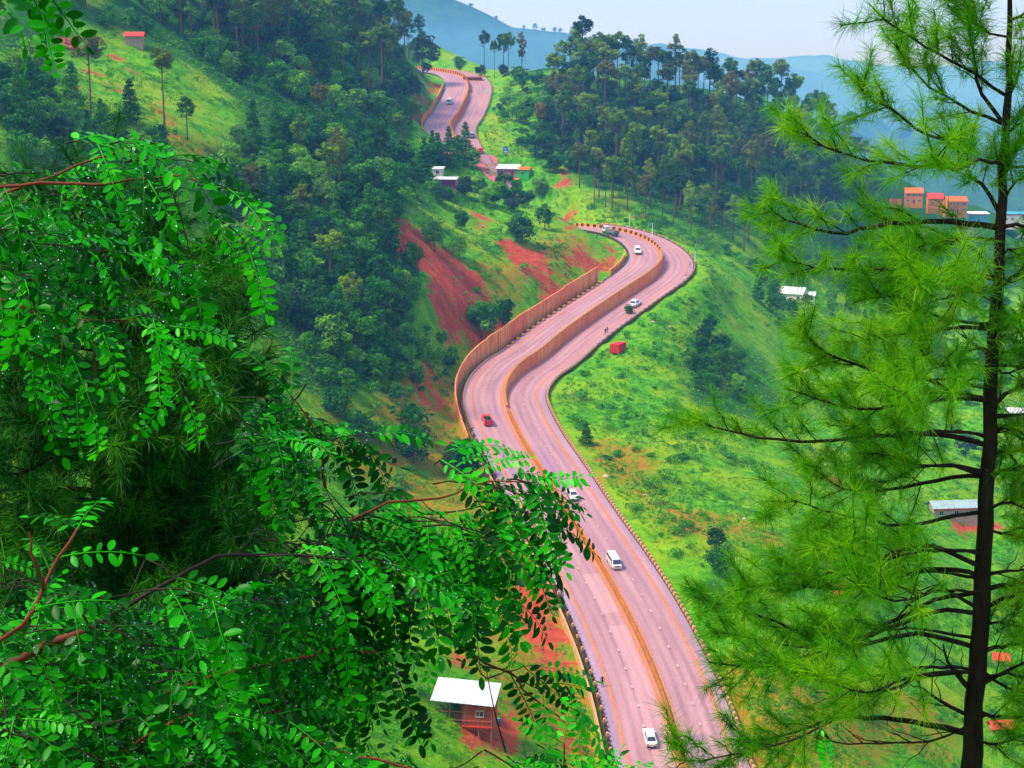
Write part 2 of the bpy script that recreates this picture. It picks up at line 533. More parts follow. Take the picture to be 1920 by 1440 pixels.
bp = nt.nodes.new("ShaderNodeBump"); bp.inputs["Strength"].default_value = 0.6; bp.inputs["Distance"].default_value = 0.8
nt.links.new(n3, bp.inputs["Height"]); nt.links.new(bp.outputs[0], b.inputs["Normal"])

ni, nj = GX.shape[1], GX.shape[0]
ii, jj = np.meshgrid(np.arange(ni - 1), np.arange(nj - 1))
base = (jj * ni + ii).ravel()
quads = np.stack([base, base + 1, base + ni + 1, base + ni], 1)
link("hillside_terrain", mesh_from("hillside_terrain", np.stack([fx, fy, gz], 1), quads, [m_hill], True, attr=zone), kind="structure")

# ground beyond: one broad sheet that reaches the far mountains, below everything near
def far_sheet():
    xs = np.r_[np.linspace(-8300, -330, 36), np.linspace(-300, 460, 12), np.linspace(500, 8300, 36)]
    ys = np.r_[np.linspace(-420, -60, 5), np.linspace(-50, 1150, 14), np.linspace(1200, 16600, 60)]
    X, Y = np.meshgrid(xs, ys)
    Z = -215 + 22 * vnoise(X / 260, Y / 260, 21) + 9 * vnoise(X / 90, Y / 90, 22)
    return X, Y, Z

def grid_mesh(name, X, Y, Z, mat, smooth=True):
    n_i, n_j = X.shape[1], X.shape[0]
    a, b_ = np.meshgrid(np.arange(n_i - 1), np.arange(n_j - 1))
    q = (b_ * n_i + a).ravel()
    return mesh_from(name, np.stack([X.ravel(), Y.ravel(), Z.ravel()], 1), np.stack([q, q + 1, q + n_i + 1, q + n_i], 1), [mat], smooth)

m_far, nt, b = new_mat("far_woods")
nf = noise(nt, 0.03, 8, 0.7)
nt.links.new(ramp(nt, [(0.35, srgb(22, 58, 24)), (0.6, srgb(48, 92, 30)), (0.75, srgb(84, 110, 44))], nf), b.inputs["Base Color"])
b.inputs["Roughness"].default_value = 0.95
b.inputs["Specular IOR Level"].default_value = 0.05
link("valley_floor", grid_mesh("valley_floor", *far_sheet(), m_far), kind="structure")

def ridge(name, prof, d, depth, base_z, seed, rough=1.0, nx=220, ny=27):
    """A mountain with its crest along photograph profile prof [(px, py)] at distance d."""
    prof = np.array(prof, float)
    pxs = np.linspace(prof[0, 0], prof[-1, 0], nx)
    pys = np.interp(pxs, prof[:, 0], prof[:, 1])
    crest = np.array([P(a, b_, d) for a, b_ in zip(pxs, pys)])
    t = np.linspace(-1, 1, ny)
    X = np.repeat(crest[None, :, 0], ny, 0)
    Y = crest[None, :, 1] + t[:, None] * depth + 0.05 * depth * vnoise(X / (depth * .3), t[:, None] * 3 + 0 * X, seed)
    fall = np.abs(t)[:, None] ** 0.85
    Z = crest[None, :, 2] * (1 - fall) + base_z * fall
    Z = Z + rough * (depth * .05 * vnoise(X / (depth * .18), Y / (depth * .18), seed + 1) + depth * .025 * vnoise(X / (depth * .07), Y / (depth * .07), seed + 2)) * (0.25 + fall)
    link(name, grid_mesh(name, X, Y, Z, m_far), kind="structure")
    k = ny // 2
    return np.stack([X[k], Y[k], Z[k]], 1)

BLUE_CREST = ridge("wooded_mountain", [(420, -60), (560, -45), (730, -45), (820, -20), (880, 6), (960, 44), (1060, 64), (1190, 88), (1300, 150), (1420, 230), (1560, 330)], 7000, 1500, -205, 31)
ridge("distant_mountain", [(900, 160), (1060, 122), (1180, 132), (1300, 120), (1420, 112), (1500, 124), (1580, 150), (1680, 205), (1790, 260), (1920, 300), (2200, 340)], 12000, 2000, -230, 41)
ridge("pale_mountain", [(760, 110), (900, 104), (1010, 92), (1120, 98), (1240, 84), (1400, 108), (1560, 104), (1700, 128), (1900, 112), (2200, 150)], 14800, 1500, -230, 51)
# ------------------------------------------------------------------ the divided highway
def road_mat(name, a, b_, c_, rough=0.55, tracks=0.5):
    """Worn carriageway: stains drawn out along the lanes, darker wheel tracks, fine grain. UV x runs across, y along, in metres."""
    m, nt, bs = new_mat(name)
    tc = nt.nodes.new("ShaderNodeTexCoord")
    uv = tc.outputs["UV"]
    n1 = noise(nt, 0.35, 6, 0.65, vec=uv, stretch=(1.2, 0.10, 1))
    n2 = noise(nt, 1.6, 5, 0.75, vec=uv, stretch=(1.0, 0.5, 1))
    n3 = noise(nt, 0.05, 3, 0.5, vec=uv)
    col = ramp(nt, [(0.3, a), (0.5, b_), (0.7, c_)], n1)
    col = mix(nt, 0.3, col, ramp(nt, [(0.3, a), (0.7, c_)], n2))
    sx = nt.nodes.new("ShaderNodeSeparateXYZ"); nt.links.new(uv, sx.inputs[0])
    w = math_n(nt, 'ABSOLUTE', math_n(nt, 'SINE', math_n(nt, 'MULTIPLY', sx.outputs[0], 1.72)))
    tr = ramp(nt, [(0.62, (0, 0, 0, 1)), (0.95, (1, 1, 1, 1))], w)
    fac = math_n(nt, 'MULTIPLY', tr, math_n(nt, 'MULTIPLY', n3, tracks))
    col = mix(nt, fac, col, tuple(q * .62 for q in a[:3]) + (1,))
    nt.links.new(col, bs.inputs["Base Color"])
    nt.links.new(ramp(nt, [(0.35, (0.35,) * 3 + (1,)), (0.65, (0.7,) * 3 + (1,))], n1), bs.inputs["Roughness"])
    bs.inputs["Specular IOR Level"].default_value = 0.3
    return m

m_asphalt = road_mat("carriageway_asphalt", srgb(150, 102, 108), srgb(178, 128, 132), srgb(196, 148, 146))
m_concrete = road_mat("carriageway_concrete", srgb(172, 122, 128), srgb(192, 142, 142), srgb(204, 154, 150), tracks=.35)
m_patch = road_mat("carriageway_patch", srgb(142, 100, 122), srgb(166, 120, 138), srgb(184, 138, 148))
m_shoulder = road_mat("shoulder_concrete", srgb(138, 108, 130), srgb(162, 130, 150), srgb(182, 148, 160), tracks=0)
m_line = plain("edge_line_paint", srgb(212, 122, 56), 0.6, 0.3, 0.35, 2.0)
m_white = plain("white_line_paint", srgb(208, 180, 174), 0.6, 0.3, 0.2, 2.0)
m_kerb = plain("kerb_stone", srgb(206, 150, 104), 0.8, 0.2, 0.25, 2.0)
m_kerbgap = plain("kerb_base", srgb(92, 62, 40), 0.9, 0.1, 0.3, 2.0)
m_barrier = plain("barrier_concrete", srgb(176, 104, 22), 0.8, 0.2, 0.25, 0.8)
m_blk_y = plain("barrier_yellow", srgb(240, 146, 12), 0.7, 0.3, 0.12, 1.0)
m_blk_k = plain("barrier_black", srgb(84, 42, 18), 0.8, 0.2, 0.3, 1.0)
def streaked(name, base, dark, top):
    m, nt, bs = new_mat(name)
    n1 = noise(nt, 1.0, 6, 0.7, stretch=(1.6, 1.6, 0.12))
    n2 = noise(nt, 0.07, 4, 0.6)
    col = ramp(nt, [(0.34, dark), (0.5, base), (0.68, top)], n1)
    col = mix(nt, ramp(nt, [(0.42, (0, 0, 0, 1)), (0.62, (0.6, 0.6, 0.6, 1))], n2), col, srgb(226, 106, 74))
    nt.links.new(col, bs.inputs["Base Color"])
    bs.inputs["Roughness"].default_value = 0.85
    bs.inputs["Specular IOR Level"].default_value = 0.15
    return m
m_wall = streaked("stained_wall_panel", srgb(236, 144, 84), srgb(168, 92, 44), srgb(246, 182, 118))
m_wallcap = plain("wall_cap", srgb(178, 118, 58), 0.85, 0.15, 0.2, 1.0)

def strip_mesh(name, i0, i1, o1, o2, lift, mat, step=1):
    i = np.arange(i0, i1, step)
    o1 = np.interp(i, *o1) if isinstance(o1, tuple) else np.full(len(i), o1)
    o2 = np.interp(i, *o2) if isinstance(o2, tuple) else np.full(len(i), o2)
    a, b_ = rpos(i, o1, lift), rpos(i, o2, lift)
    v = np.concatenate([a, b_])
    k = np.arange(len(i) - 1)
    q = np.stack([k, k + len(i), k + len(i) + 1, k + 1], 1)
    me = mesh_from(name, v, q, [mat], True)
    uvs = np.stack([np.concatenate([o1, o2]), np.concatenate([i, i]) * RSTEP], 1).astype(np.float32)
    me.uv_layers.new(name="lane").data.foreach_set("uv", uvs[q.ravel()].ravel())
    return me

# carriageways run the whole length; shoulders and markings lie as sheets a few millimetres above
link("road", strip_mesh("road", 0, NR, -9.4, -0.02, 0.0, m_asphalt), kind="structure")
link("road", strip_mesh("road", 0, NR, 0.02, 9.4, 0.0, m_asphalt), kind="structure")
link("road_shoulder", strip_mesh("road_shoulder", 0, NR, -11.2, -9.4, 0.0, m_shoulder), kind="structure")
link("road_shoulder", strip_mesh("road_shoulder", 0, NR, 9.4, 10.6, 0.0, m_shoulder), kind="structure")
I_T = lambda x, y: idx_at(x, y)
def patch(name, p0, p1, o1, o2, mat, lift=0.006):
    a, b_ = sorted((I_T(*p0), I_T(*p1)))
    link(name, strip_mesh(name, a, max(b_, a + 3), o1, o2, lift, mat), kind="structure")
patch("road_patch", (1350, 1560), (1180, 1160), -4.45, -0.9, m_concrete)
patch("road_patch", (1173, 1145), (1130, 1070), -4.45, -1.0, m_concrete)
patch("road_patch", (1020, 890), (975, 818), -7.2, -5.6, m_patch)
patch("road_patch", (1034, 918), (985, 835), 0.9, 4.0, m_patch)
patch("road_patch", (1290, 1440), (1254, 1365), 0.9, 5.2, m_patch)
patch("road_patch", (853, 262), (870, 190), -4.0, -0.9, m_patch)

# markings
def seg_lines(name, ranges, o1, o2, mat, lift=0.011):
    for a, b_ in ranges:
        link(name, strip_mesh(name, a, b_, o1, o2, lift, mat), kind="structure")
LOW = (0, I_HID)
UP = (I_UP, NR)
for rg in (LOW, UP):
    seg_lines("edge_line", [rg], -8.7, -8.35, m_line)
    seg_lines("edge_line", [rg], -1.15, -0.72, m_line)
    seg_lines("edge_line", [rg], 0.72, 1.05, m_line)
    seg_lines("edge_line", [rg], 7.9, 8.3, m_line)
def dashes(off):
    v, f = [], []
    n = 0
    for i in list(range(4, I_HID, 4)) + list(range(I_UP, NR - 4, 4)):
        p, t = rpos(np.array([i]), np.array([off]), 0.012)[0], RT[i]
        if vnoise(np.array([i * 0.11]), np.array([off]), 9)[0] < -0.55:
            continue
        w, l = 0.11, 1.1
        for a, b_ in ((-w, -l), (w, -l), (w, l), (-w, l)):
            q = p + RN[i] * a + t * b_
            v.append(q)
        f.append([n, n + 1, n + 2, n + 3])
        n += 4
    return mesh_from("lane_dashes", v, f, [m_white])
link("lane_dashes", dashes(-4.62), kind="structure")
link("lane_dashes", dashes(4.6), kind="structure")

def ring_mesh(i0, i1, offs, lifts, mat, name, z_side=None):
    """Sweeps a closed profile [(offset, lift)] along the road; heights follow the left carriageway when z_side < 0."""
    i = np.arange(i0, i1)
    rows = []
    for o, l in zip(offs, lifts):
        p = RC[i, :3] + RN[i] * o
        p[:, 2] = RC[i, 2] + l + (RC[i, 3] if (z_side or 0) > 0 else 0)
        rows.append(p)
    k, n = len(offs), len(i)
    v = np.stack(rows, 1).reshape(-1, 3)
    a = np.arange(n - 1)[:, None] * k
    j = np.arange(k)[None]
    j2 = (j + 1) % k
    f = np.stack([a + j, a + j2, a + k + j2, a + k + j], -1).reshape(-1, 4)
    return mesh_from(name, v, f, [mat])

# low concrete median below the bend, then a wall that steps down to the lower right carriageway
I_W0, I_W1 = I_T(950, 765), I_T(1238, 470)
link("median_kerb", ring_mesh(0, I_W0, [-0.32, 0.32, 0.2, -0.2], [-0.02, -0.02, 0.78, 0.78], m_barrier, "median_kerb"), kind="structure")

med = thing("median_wall", "stained orange retaining wall between the upper and lower carriageways below the hairpin", "retaining wall")
def wall_panel(i0, i1, off_a, off_b, zlo, zhi, mat, gap=0.06):
    """One panel between stations i0 and i1: zlo/zhi are functions of the station giving heights."""
    a, b_ = RC[i0, :3], RC[i1, :3]
    t = (b_ - a); t[2] = 0
    t = t / (np.linalg.norm(t) + 1e-9)
    mb = MB()
    pts = []
    for (i, sgn) in ((i0, 1), (i1, -1)):
        for o in (off_a, off_b):
            p = RC[i, :3] + RN[i] * o + t * gap * sgn
            pts.append((p[0], p[1]))
    (A, B, C_, D) = (pts[0], pts[1], pts[3], pts[2])
    bl_ = [(A[0], A[1], zlo(i0)), (B[0], B[1], zlo(i0)), (C_[0], C_[1], zlo(i1)), (D[0], D[1], zlo(i1))]
    tl = [(A[0], A[1], zhi(i0)), (B[0], B[1], zhi(i0)), (C_[0], C_[1], zhi(i1)), (D[0], D[1], zhi(i1))]
    mb.hexa(bl_, tl)
    return mb.mesh("wall_panel", [mat])
rng = random.Random(5)
for s, rg in (("low", (I_W0, I_W1)), ("up", (I_UP, I_T(878, 170)))):
    th = med if s == "low" else thing("median_wall", "far median retaining wall dividing the upper road below the crest", "retaining wall")
    for i in range(rg[0], rg[1] - 2, 2):
        out = rng.uniform(-0.02, 0.05)
        link("wall_panel", wall_panel(i, i + 2, -0.28, 0.28 + out, lambda k: RC[k, 2] + RC[k, 3] - 0.05, lambda k: RC[k, 2] + 0.7, m_wall), th)
    link("wall_cap", ring_mesh(rg[0], rg[1], [-0.36, 0.38, 0.3, -0.3], [0.7, 0.7, 0.86, 0.86], m_wallcap, "wall_cap"), th)

# painted yellow and black blocks round the hairpin and on the upper crest
def block_row(label, i0, i1, off, per=1.15, h=0.95, w=0.5, mats=(m_blk_y, m_blk_k), zs=-1, name="barrier_block", top="painted_barrier", cat="road barrier", rail=None, step=2.0, along=0.92, kerb_lift=0.0, grp=None):
    th = thing(top, label, cat, group=grp)
    length = (i1 - i0) * RSTEP
    n = int(length / per)
    protos = []
    for m in mats:
        mb = MB()
        mb.box(0, 0, h / 2, w, per * along, h, top=(0.7, 0.94))
        protos.append(mb.mesh(name, [m]))
    for k in range(n):
        fi = i0 + k * per / RSTEP
        i = int(fi)
        fr = fi - i
        p = RC[i, :3] * (1 - fr) + RC[i + 1, :3] * fr + RN[i] * off
        z = p[2] + (RC[i, 3] if zs > 0 else 0) + kerb_lift
        o = link(name, protos[k % len(protos)], th)
        o.location = (p[0], p[1], z)
        o.rotation_euler = (0, 0, math.atan2(-RT[i, 0], RT[i, 1]) + rng.uniform(-.03, .03))
    return th
block_row("yellow and black painted barrier blocks curving round the hairpin above the red slope", I_W1, I_T(1070, 418), 0.0, per=1.5)
block_row("yellow and black painted barrier blocks on the far crest of the upper road", I_T(878, 168), min(NR - 4, I_T(780, 128)), 0.0, per=1.6, h=1.3)

# outer right: kerb stones with gaps on a dark footing
I_K1 = I_T(1050, 626)
link("kerb_footing", ring_mesh(0, I_HID, [10.3, 11.2, 11.2, 10.3], [-0.3, -0.3, 0.12, 0.12], m_kerbgap, "kerb_footing", z_side=1), kind="structure")
block_row("row of pale kerb stones along the outer edge of the lower right lanes", 6, I_K1, 10.75, per=1.5, h=0.55, w=0.6, mats=(m_kerb,), zs=1, name="kerb_stone", top="kerb_stones", cat="kerb stones", along=0.66, kerb_lift=0.1)
block_row("worn kerb stones round the outside of the hairpin bend above the green slope", I_K1, I_HID - 4, 10.75, per=1.7, h=0.42, w=0.5, mats=(m_kerb, m_wallcap), zs=1, name="kerb_stone", top="kerb_stones", cat="kerb stones", along=0.6, kerb_lift=0.1)
block_row("far kerb stones edging the right side of the upper road", I_UP + 10, NR - 30, 10.75, per=2.2, h=0.5, w=0.6, mats=(m_kerb,), zs=1, name="kerb_stone", top="kerb_stones", cat="kerb stones", along=0.8)
# outer left: low parapet with teeth below the bend
link("kerb_footing", ring_mesh(0, I_HID, [-11.2, -10.6, -10.6, -11.2], [-0.3, -0.3, 0.12, 0.12], m_kerbgap, "kerb_footing"), kind="structure")
I_L0, I_L1 = I_T(968, 800), I_T(1018, 655)
block_row("toothed kerb stones coloured dark for shade along the left edge of the near downhill lanes", 6, I_L0, -10.85, per=1.3, h=0.6, w=0.5, mats=(m_kerbgap, m_kerbgap, m_kerb), name="kerb_stone", top="kerb_stones", cat="kerb stones", along=0.55, kerb_lift=0.1)  # most stones take the footing's dark colour as painted shade
block_row("close spaced kerb stones inside the left bend under the orange wall", I_L0, I_L1, -10.3, per=1.15, h=0.4, w=0.5, mats=(m_kerb,), name="kerb_stone", top="kerb_stones", cat="kerb stones", along=0.5, kerb_lift=0.1)
block_row("yellow painted kerb stones along the foot of the tall panel wall", I_L1, I_T(1195, 527), -10.3, per=3.4, h=0.5, w=0.7, mats=(m_blk_y,), name="kerb_stone", top="kerb_stones", cat="kerb stones", along=0.36, kerb_lift=0.1)

par = thing("parapet_wall", "low pale parapet wall following the left road edge by the shack", "parapet")
for i in range(6, I_T(1000, 860), 3):
    link("wall_panel", wall_panel(i, i + 3, -12.3, -11.95, lambda k: RC[k, 2] - 1.2, lambda k: RC[k, 2] + 0.75, m_kerb, 0.03), par)

# tall panel wall on the inside of the left bend
tall = thing("panel_wall", "tall stained orange panel wall lining the left of the bend", "wall")
I_P0, I_P1, I_P2 = I_T(975, 815), I_T(1192, 530), I_T(1236, 478)
ramp_i = [I_P0, I_T(953, 775), I_T(947, 748), I_T(962, 700), I_T(1000, 667), I_T(1060, 620), I_P1]
ramp_h = [0.6, 1.3, 2.4, 4.0, 4.9, 4.7, 4.3]
for i in range(I_P0, I_P1 - 1, 1):
    step_up = 0.3 if (i // 17) % 2 else 0.0
    out = rng.uniform(-0.03, 0.03)
    link("wall_panel", wall_panel(i, i + 1, -12.6 + out, -12.25 + out, lambda k: RC[k, 2] - 1.0, lambda k: RC[k, 2] + float(np.interp(k, ramp_i, ramp_h)) + step_up, m_wall, 0.035), tall)
short = thing("panel_wall", "short low orange wall beside the white stones near the hairpin", "wall")
for i in range(I_P1 + 5, I_P2, 2):
    link("wall_panel", wall_panel(i, i + 2, -12.4, -12.05, lambda k: RC[k, 2] - 1.0, lambda k: RC[k, 2] + 1.5, m_wall, 0.04), short)
upw = thing("panel_wall", "far brown wall along the left edge of the upper road", "wall")
for i in range(I_UP + 4, I_T(878, 165), 2):
    link("wall_panel", wall_panel(i, i + 2, -12.5, -12.1, lambda k: RC[k, 2] - 1.5, lambda k: RC[k, 2] + 2.2, m_wall, 0.04), upw)
# ------------------------------------------------------------------ trees and shrubs on the hillsides
NPR = np.random.default_rng(11)
m_bark = plain("pine_bark", srgb(118, 84, 70), 0.9, 0.1, 0.35, 1.2, stretch=(1, 1, 0.2))
m_pine = foliage("pine_foliage", srgb(22, 74, 24), srgb(68, 122, 18), srgb(142, 172, 22), 0.95, 0.3, 0.1, 0.7, accent=srgb(112, 112, 26))
m_oak = foliage("oak_foliage", srgb(12, 70, 20), srgb(48, 130, 16), srgb(130, 186, 20), 1.0, 0.3, 0.15, 0.6, accent=srgb(46, 80, 56))
m_cedar = foliage("cedar_foliage", srgb(14, 66, 22), srgb(38, 112, 24), srgb(84, 146, 28), 0.6, 0.2, 0.1, 0.7)
m_bush = foliage("bush_foliage", srgb(26, 92, 10), srgb(58, 148, 8), srgb(120, 186, 14), 0.6, 0.3, 0.15, 0.6)
m_grass = foliage("grass_blades", srgb(44, 120, 4), srgb(88, 166, 4), srgb(156, 196, 8), 0.0, 0.35, 0.1, 0.7)
m_gold = foliage("golden_foliage", srgb(110, 90, 12), srgb(156, 126, 14), srgb(186, 150, 22), 0.2, 0.3, 0.1, 0.7)

def leaf_quads(rng, cen, rad, n, size, hemi=0.25, shell=0.55, droop=0.0, aspect=0.6):
    """n leaf-sized faces per clump (cen k*3, rad k*3). Returns verts, quads, tone."""
    k = len(cen)
    d = rng.normal(size=(k, n, 3))
    d[..., 2] += hemi
    d /= np.linalg.norm(d, axis=-1, keepdims=True)
    r = shell + (1 - shell) * rng.random((k, n, 1)) ** 0.6
    c = (cen[:, None] + d * r * rad[:, None]).reshape(-1, 3)
    nrm = d.reshape(-1, 3) * 0.9 + rng.normal(size=(k * n, 3)) * 0.5 + np.array([0, 0, 0.35])
    nrm /= np.linalg.norm(nrm, axis=1)[:, None]
    t = rng.normal(size=(k * n, 3))
    t[:, 2] -= droop
    t -= (t * nrm).sum(1)[:, None] * nrm
    t /= np.linalg.norm(t, axis=1)[:, None] + 1e-9
    s = np.cross(nrm, t)
    L = (size * (0.6 + 0.8 * rng.random(k * n)))[:, None]
    W = L * aspect
    v = np.stack([c - t * L * .5, c + s * W * .5 + t * L * .05, c + t * L * .5, c - s * W * .5 + t * L * .05], 1).reshape(-1, 3)
    q = np.arange(k * n * 4).reshape(-1, 4)
    clump_tone = np.repeat(rng.normal(0.5, 0.13, k), n)
    tone = np.clip(clump_tone + rng.normal(0, 0.12, k * n), 0, 1)
    return v, q, np.repeat(tone, 4)

def crown_mesh(name, mat, rng, cen, rad, n, size, **kw):
    v, q, t = leaf_quads(rng, np.asarray(cen, float), np.asarray(rad, float), n, size, **kw)
    return mesh_from(name, v, [q], [mat], False, tone=t)

def trunk_mesh(rng, h, r, lean=0.02, limbs=0, lz=(0.5, 0.9), lr=3.0, n=7):
    mb = MB()
    k = 6
    zz = np.linspace(-1.5, h, k)
    off = np.cumsum(rng.normal(0, lean * h / k, (k, 2)), 0)
    off[0] = 0
    pts = np.c_[off, zz]
    mb.tube(pts, np.linspace(r, r * 0.35, k), n)
    for i in range(limbs):
        z = h * rng.uniform(*lz)
        a = rng.uniform(0, 6.28)
        p = np.array([np.interp(z, zz, pts[:, 0]), np.interp(z, zz, pts[:, 1]), z])
        e = p + np.array([math.cos(a), math.sin(a), rng.uniform(.2, .7)]) * lr * rng.uniform(.6, 1)
        mid = (p + e) / 2 + np.array([0, 0, -.15])
        mb.tube([p, mid, e], [r * .3, r * .2, r * .08], 5)
    return mb.mesh("trunk", [m_bark], True)

def make_pine(seed, h=19.0, bare=0.55, wide=3.3, flat=1.0, gold=False, dense=1.0):
    rng = np.random.default_rng(seed)
    n = int(32 * dense)
    z0 = h * bare
    cz = (h + z0) / 2
    hz = (h - z0) / 2
    d = rng.normal(size=(n, 3)); d /= np.linalg.norm(d, axis=1)[:, None]
    rr = rng.random(n) ** 0.4
    cen = d * rr[:, None] * np.array([wide, wide, hz]) * 0.82
    cen[:, 2] = cen[:, 2] * flat + cz
    taper = 1 - 0.35 * np.clip((cen[:, 2] - cz) / hz, 0, 1)
    cen[:, :2] *= taper[:, None]
    rad = np.stack([rng.uniform(.8, 1.35, n)] * 2 + [rng.uniform(.65, 1.05, n)], 1)
    cr = crown_mesh("crown", m_gold if gold else m_pine, rng, cen, rad, 58, 0.7, hemi=0.5, shell=0.4, aspect=0.45)
    return trunk_mesh(rng, h * 0.93, 0.011 * h + 0.08, 0.015, 9, (bare, .9), wide * .8), cr

def make_oak(seed, h=9.0, wide=3.8, low=0.12, n=34, size=0.62, mat=None):
    rng = np.random.default_rng(seed)
    d = rng.normal(size=(n, 3)); d[:, 2] += .25; d /= np.linalg.norm(d, axis=1)[:, None]
    rr = 0.45 + 0.5 * rng.random(n)
    cz = h * (0.5 + low / 2)
    hz = h * (1 - low) / 2
    cen = d * rr[:, None] * np.array([wide * rng.uniform(.8, 1.15), wide * rng.uniform(.8, 1.15), hz])
    cen[:, 2] += cz
    rad = np.stack([rng.uniform(.9, 1.7, n)] * 2 + [rng.uniform(.7, 1.3, n)], 1)
    cr = crown_mesh("crown", mat or m_oak, rng, cen, rad, 56, size, hemi=0.4, shell=0.55)
    return trunk_mesh(rng, h * .7, 0.16 + .012 * h, 0.03, 6, (.3, .8), wide * .7), cr

def make_cedar(seed, h=14.0, wide=3.4):
    rng = np.random.default_rng(seed)
    cen, rad = [], []
    z = h * 0.14
    while z < h * .98:
        f = 1 - (z / h)
        R = wide * (0.12 + f ** 0.8) * rng.uniform(.8, 1.1)
        m = max(2, int(3 + R * 2.2))
        a0 = rng.uniform(0, 6.28)
        for i in range(m):
            a = a0 + i * 6.283 / m + rng.normal(0, .25)
            r = R * rng.uniform(.45, .95)
            cen.append((math.cos(a) * r, math.sin(a) * r, z - r * .12 + rng.normal(0, .028 * h)))
            rad.append((.38 * R + .4, .38 * R + .4, rng.uniform(.35, .7)))
        z += h * 0.062 * rng.uniform(.7, 1.3)
    cr = crown_mesh("crown", m_cedar, rng, cen, rad, 26, 0.62, hemi=0.3, shell=0.3, droop=0.4, aspect=0.5)
    return trunk_mesh(rng, h * .97, .014 * h + .06, 0.008), cr

def make_bush(seed, h=2.2, mat=None, n=9, size=0.42):
    rng = np.random.default_rng(seed)
    cen = np.c_[rng.normal(0, h * .34, (n, 2)), rng.uniform(.1, .75, n) * h]
    rad = np.stack([rng.uniform(.35, .6, n) * h] * 2 + [rng.uniform(.28, .42, n) * h], 1) * .8
    cr = crown_mesh("foliage", mat or m_bush, rng, cen, rad, 34, size, hemi=0.6, shell=0.5)
    return None, cr

PINES = [make_pine(100 + i, h=19 + (i % 4) * 1.3, bare=[.5, .42, .6, .36, .56, .46, .62][i], wide=[4.2, 3.8, 4.5, 3.7, 5.0, 3.9, 4.0][i], flat=[1, 1.05, .85, 1.1, .8, 1, .8][i]) for i in range(7)]
GOLDPINE = make_pine(150, h=19, bare=.58, wide=3.5, gold=True)
OAKS = [make_oak(200 + i, h=[8, 9.5, 7, 10, 8.5, 6.5][i], wide=[3.6, 3.8, 3.6, 4.0, 3.1, 3.4][i]) for i in range(6)]
CEDARS = [make_cedar(300 + i, h=[14, 12, 15.5][i], wide=[3.3, 3.0, 3.6][i]) for i in range(3)]
BUSHES = [make_bush(400 + i, h=[2.0, 2.6, 1.7, 3.0][i]) for i in range(4)]
DARKBUSH = [make_bush(420 + i, h=[3.2, 3.8][i], mat=m_oak, n=12, size=.5) for i in range(2)]
HEIGHT = {}
for lst, hs in ((PINES, [19 + (i % 4) * 1.3 for i in range(7)]), ([GOLDPINE], [19]), (OAKS, [8, 9.5, 7, 10, 8.5, 6.5]), (CEDARS, [14, 12, 15.5]), (BUSHES, [2.0, 2.6, 1.7, 3.0]), (DARKBUSH, [3.2, 3.8])):
    for t, h in zip(lst, hs):
        HEIGHT[id(t)] = h
N_TREES = {}

def plant(tpl, loc, scale, label, cat, name, group=None, rz=None, sq=1.0):
    tr, cr = tpl
    rz = NPR.uniform(0, 6.28) if rz is None else rz
    if tr is None:
        o = thing(name, label, cat, loc, rz, group, me=cr)
    else:
        o = thing(name, label, cat, loc, rz, group)
        link("trunk", tr, o)
        link("crown", cr, o)
    o.scale = (scale * sq, scale * sq, scale)
    N_TREES[name] = N_TREES.get(name, 0) + 1
    return o

def clear_of_road(x, y, r=15.5):
    return road_nearest(np.array([float(x)]), np.array([float(y)]))[0][0] > r

KEEP_CLEAR = []           # (px, py, radius) round buildings and things that must stay in sight

def scatter(polys, count, kinds, smin, smax, gap, label, cat, name, group, avoid=(), seed=0, ok=None):
    """Plants `count` trees whose feet show inside the photograph polygons, at least gap pixels apart."""
    rng = np.random.default_rng(seed)
    xs = [p[0] for po in polys for p in po]; ys = [p[1] for po in polys for p in po]
    placed = []
    cand = np.c_[rng.uniform(min(xs), max(xs), count * 40), rng.uniform(min(ys), max(ys), count * 40)]
    m = np.zeros(len(cand), bool)
    for po in polys:
        m |= in_poly(cand[:, 0], cand[:, 1], po)
    for po in avoid:
        m &= ~in_poly(cand[:, 0], cand[:, 1], po)
    cand = cand[m][:count * 14]
    w = hit(cand[:, 0], cand[:, 1])
    good = ~np.isnan(w[:, 1])
    cand, w = cand[good], w[good]
    rdist = road_nearest(w[:, 0], w[:, 1])[0]
    done = []
    for c, p, r in zip(cand, w, rdist):
        if r < 15.5 or (zone_at(soil_g, p[0], p[1]) > .5 and rng.random() < .85):
            continue
        if done and min((c[0] - a) ** 2 + ((c[1] - b_) * 1.5) ** 2 for a, b_ in done) < gap * gap:
            continue
        if any((c[0] - a) ** 2 + (c[1] - b_) ** 2 < rr * rr for a, b_, rr in KEEP_CLEAR):
            continue
        tpl = kinds[rng.integers(len(kinds))]
        s = rng.uniform(smin, smax)
        plant(tpl, (p[0], p[1], p[2] - .15), s, label, cat, name, group, rz=rng.uniform(0, 6.28), sq=rng.uniform(.88, 1.15))
        done.append(c)
        if len(done) >= count:
            break
    return done

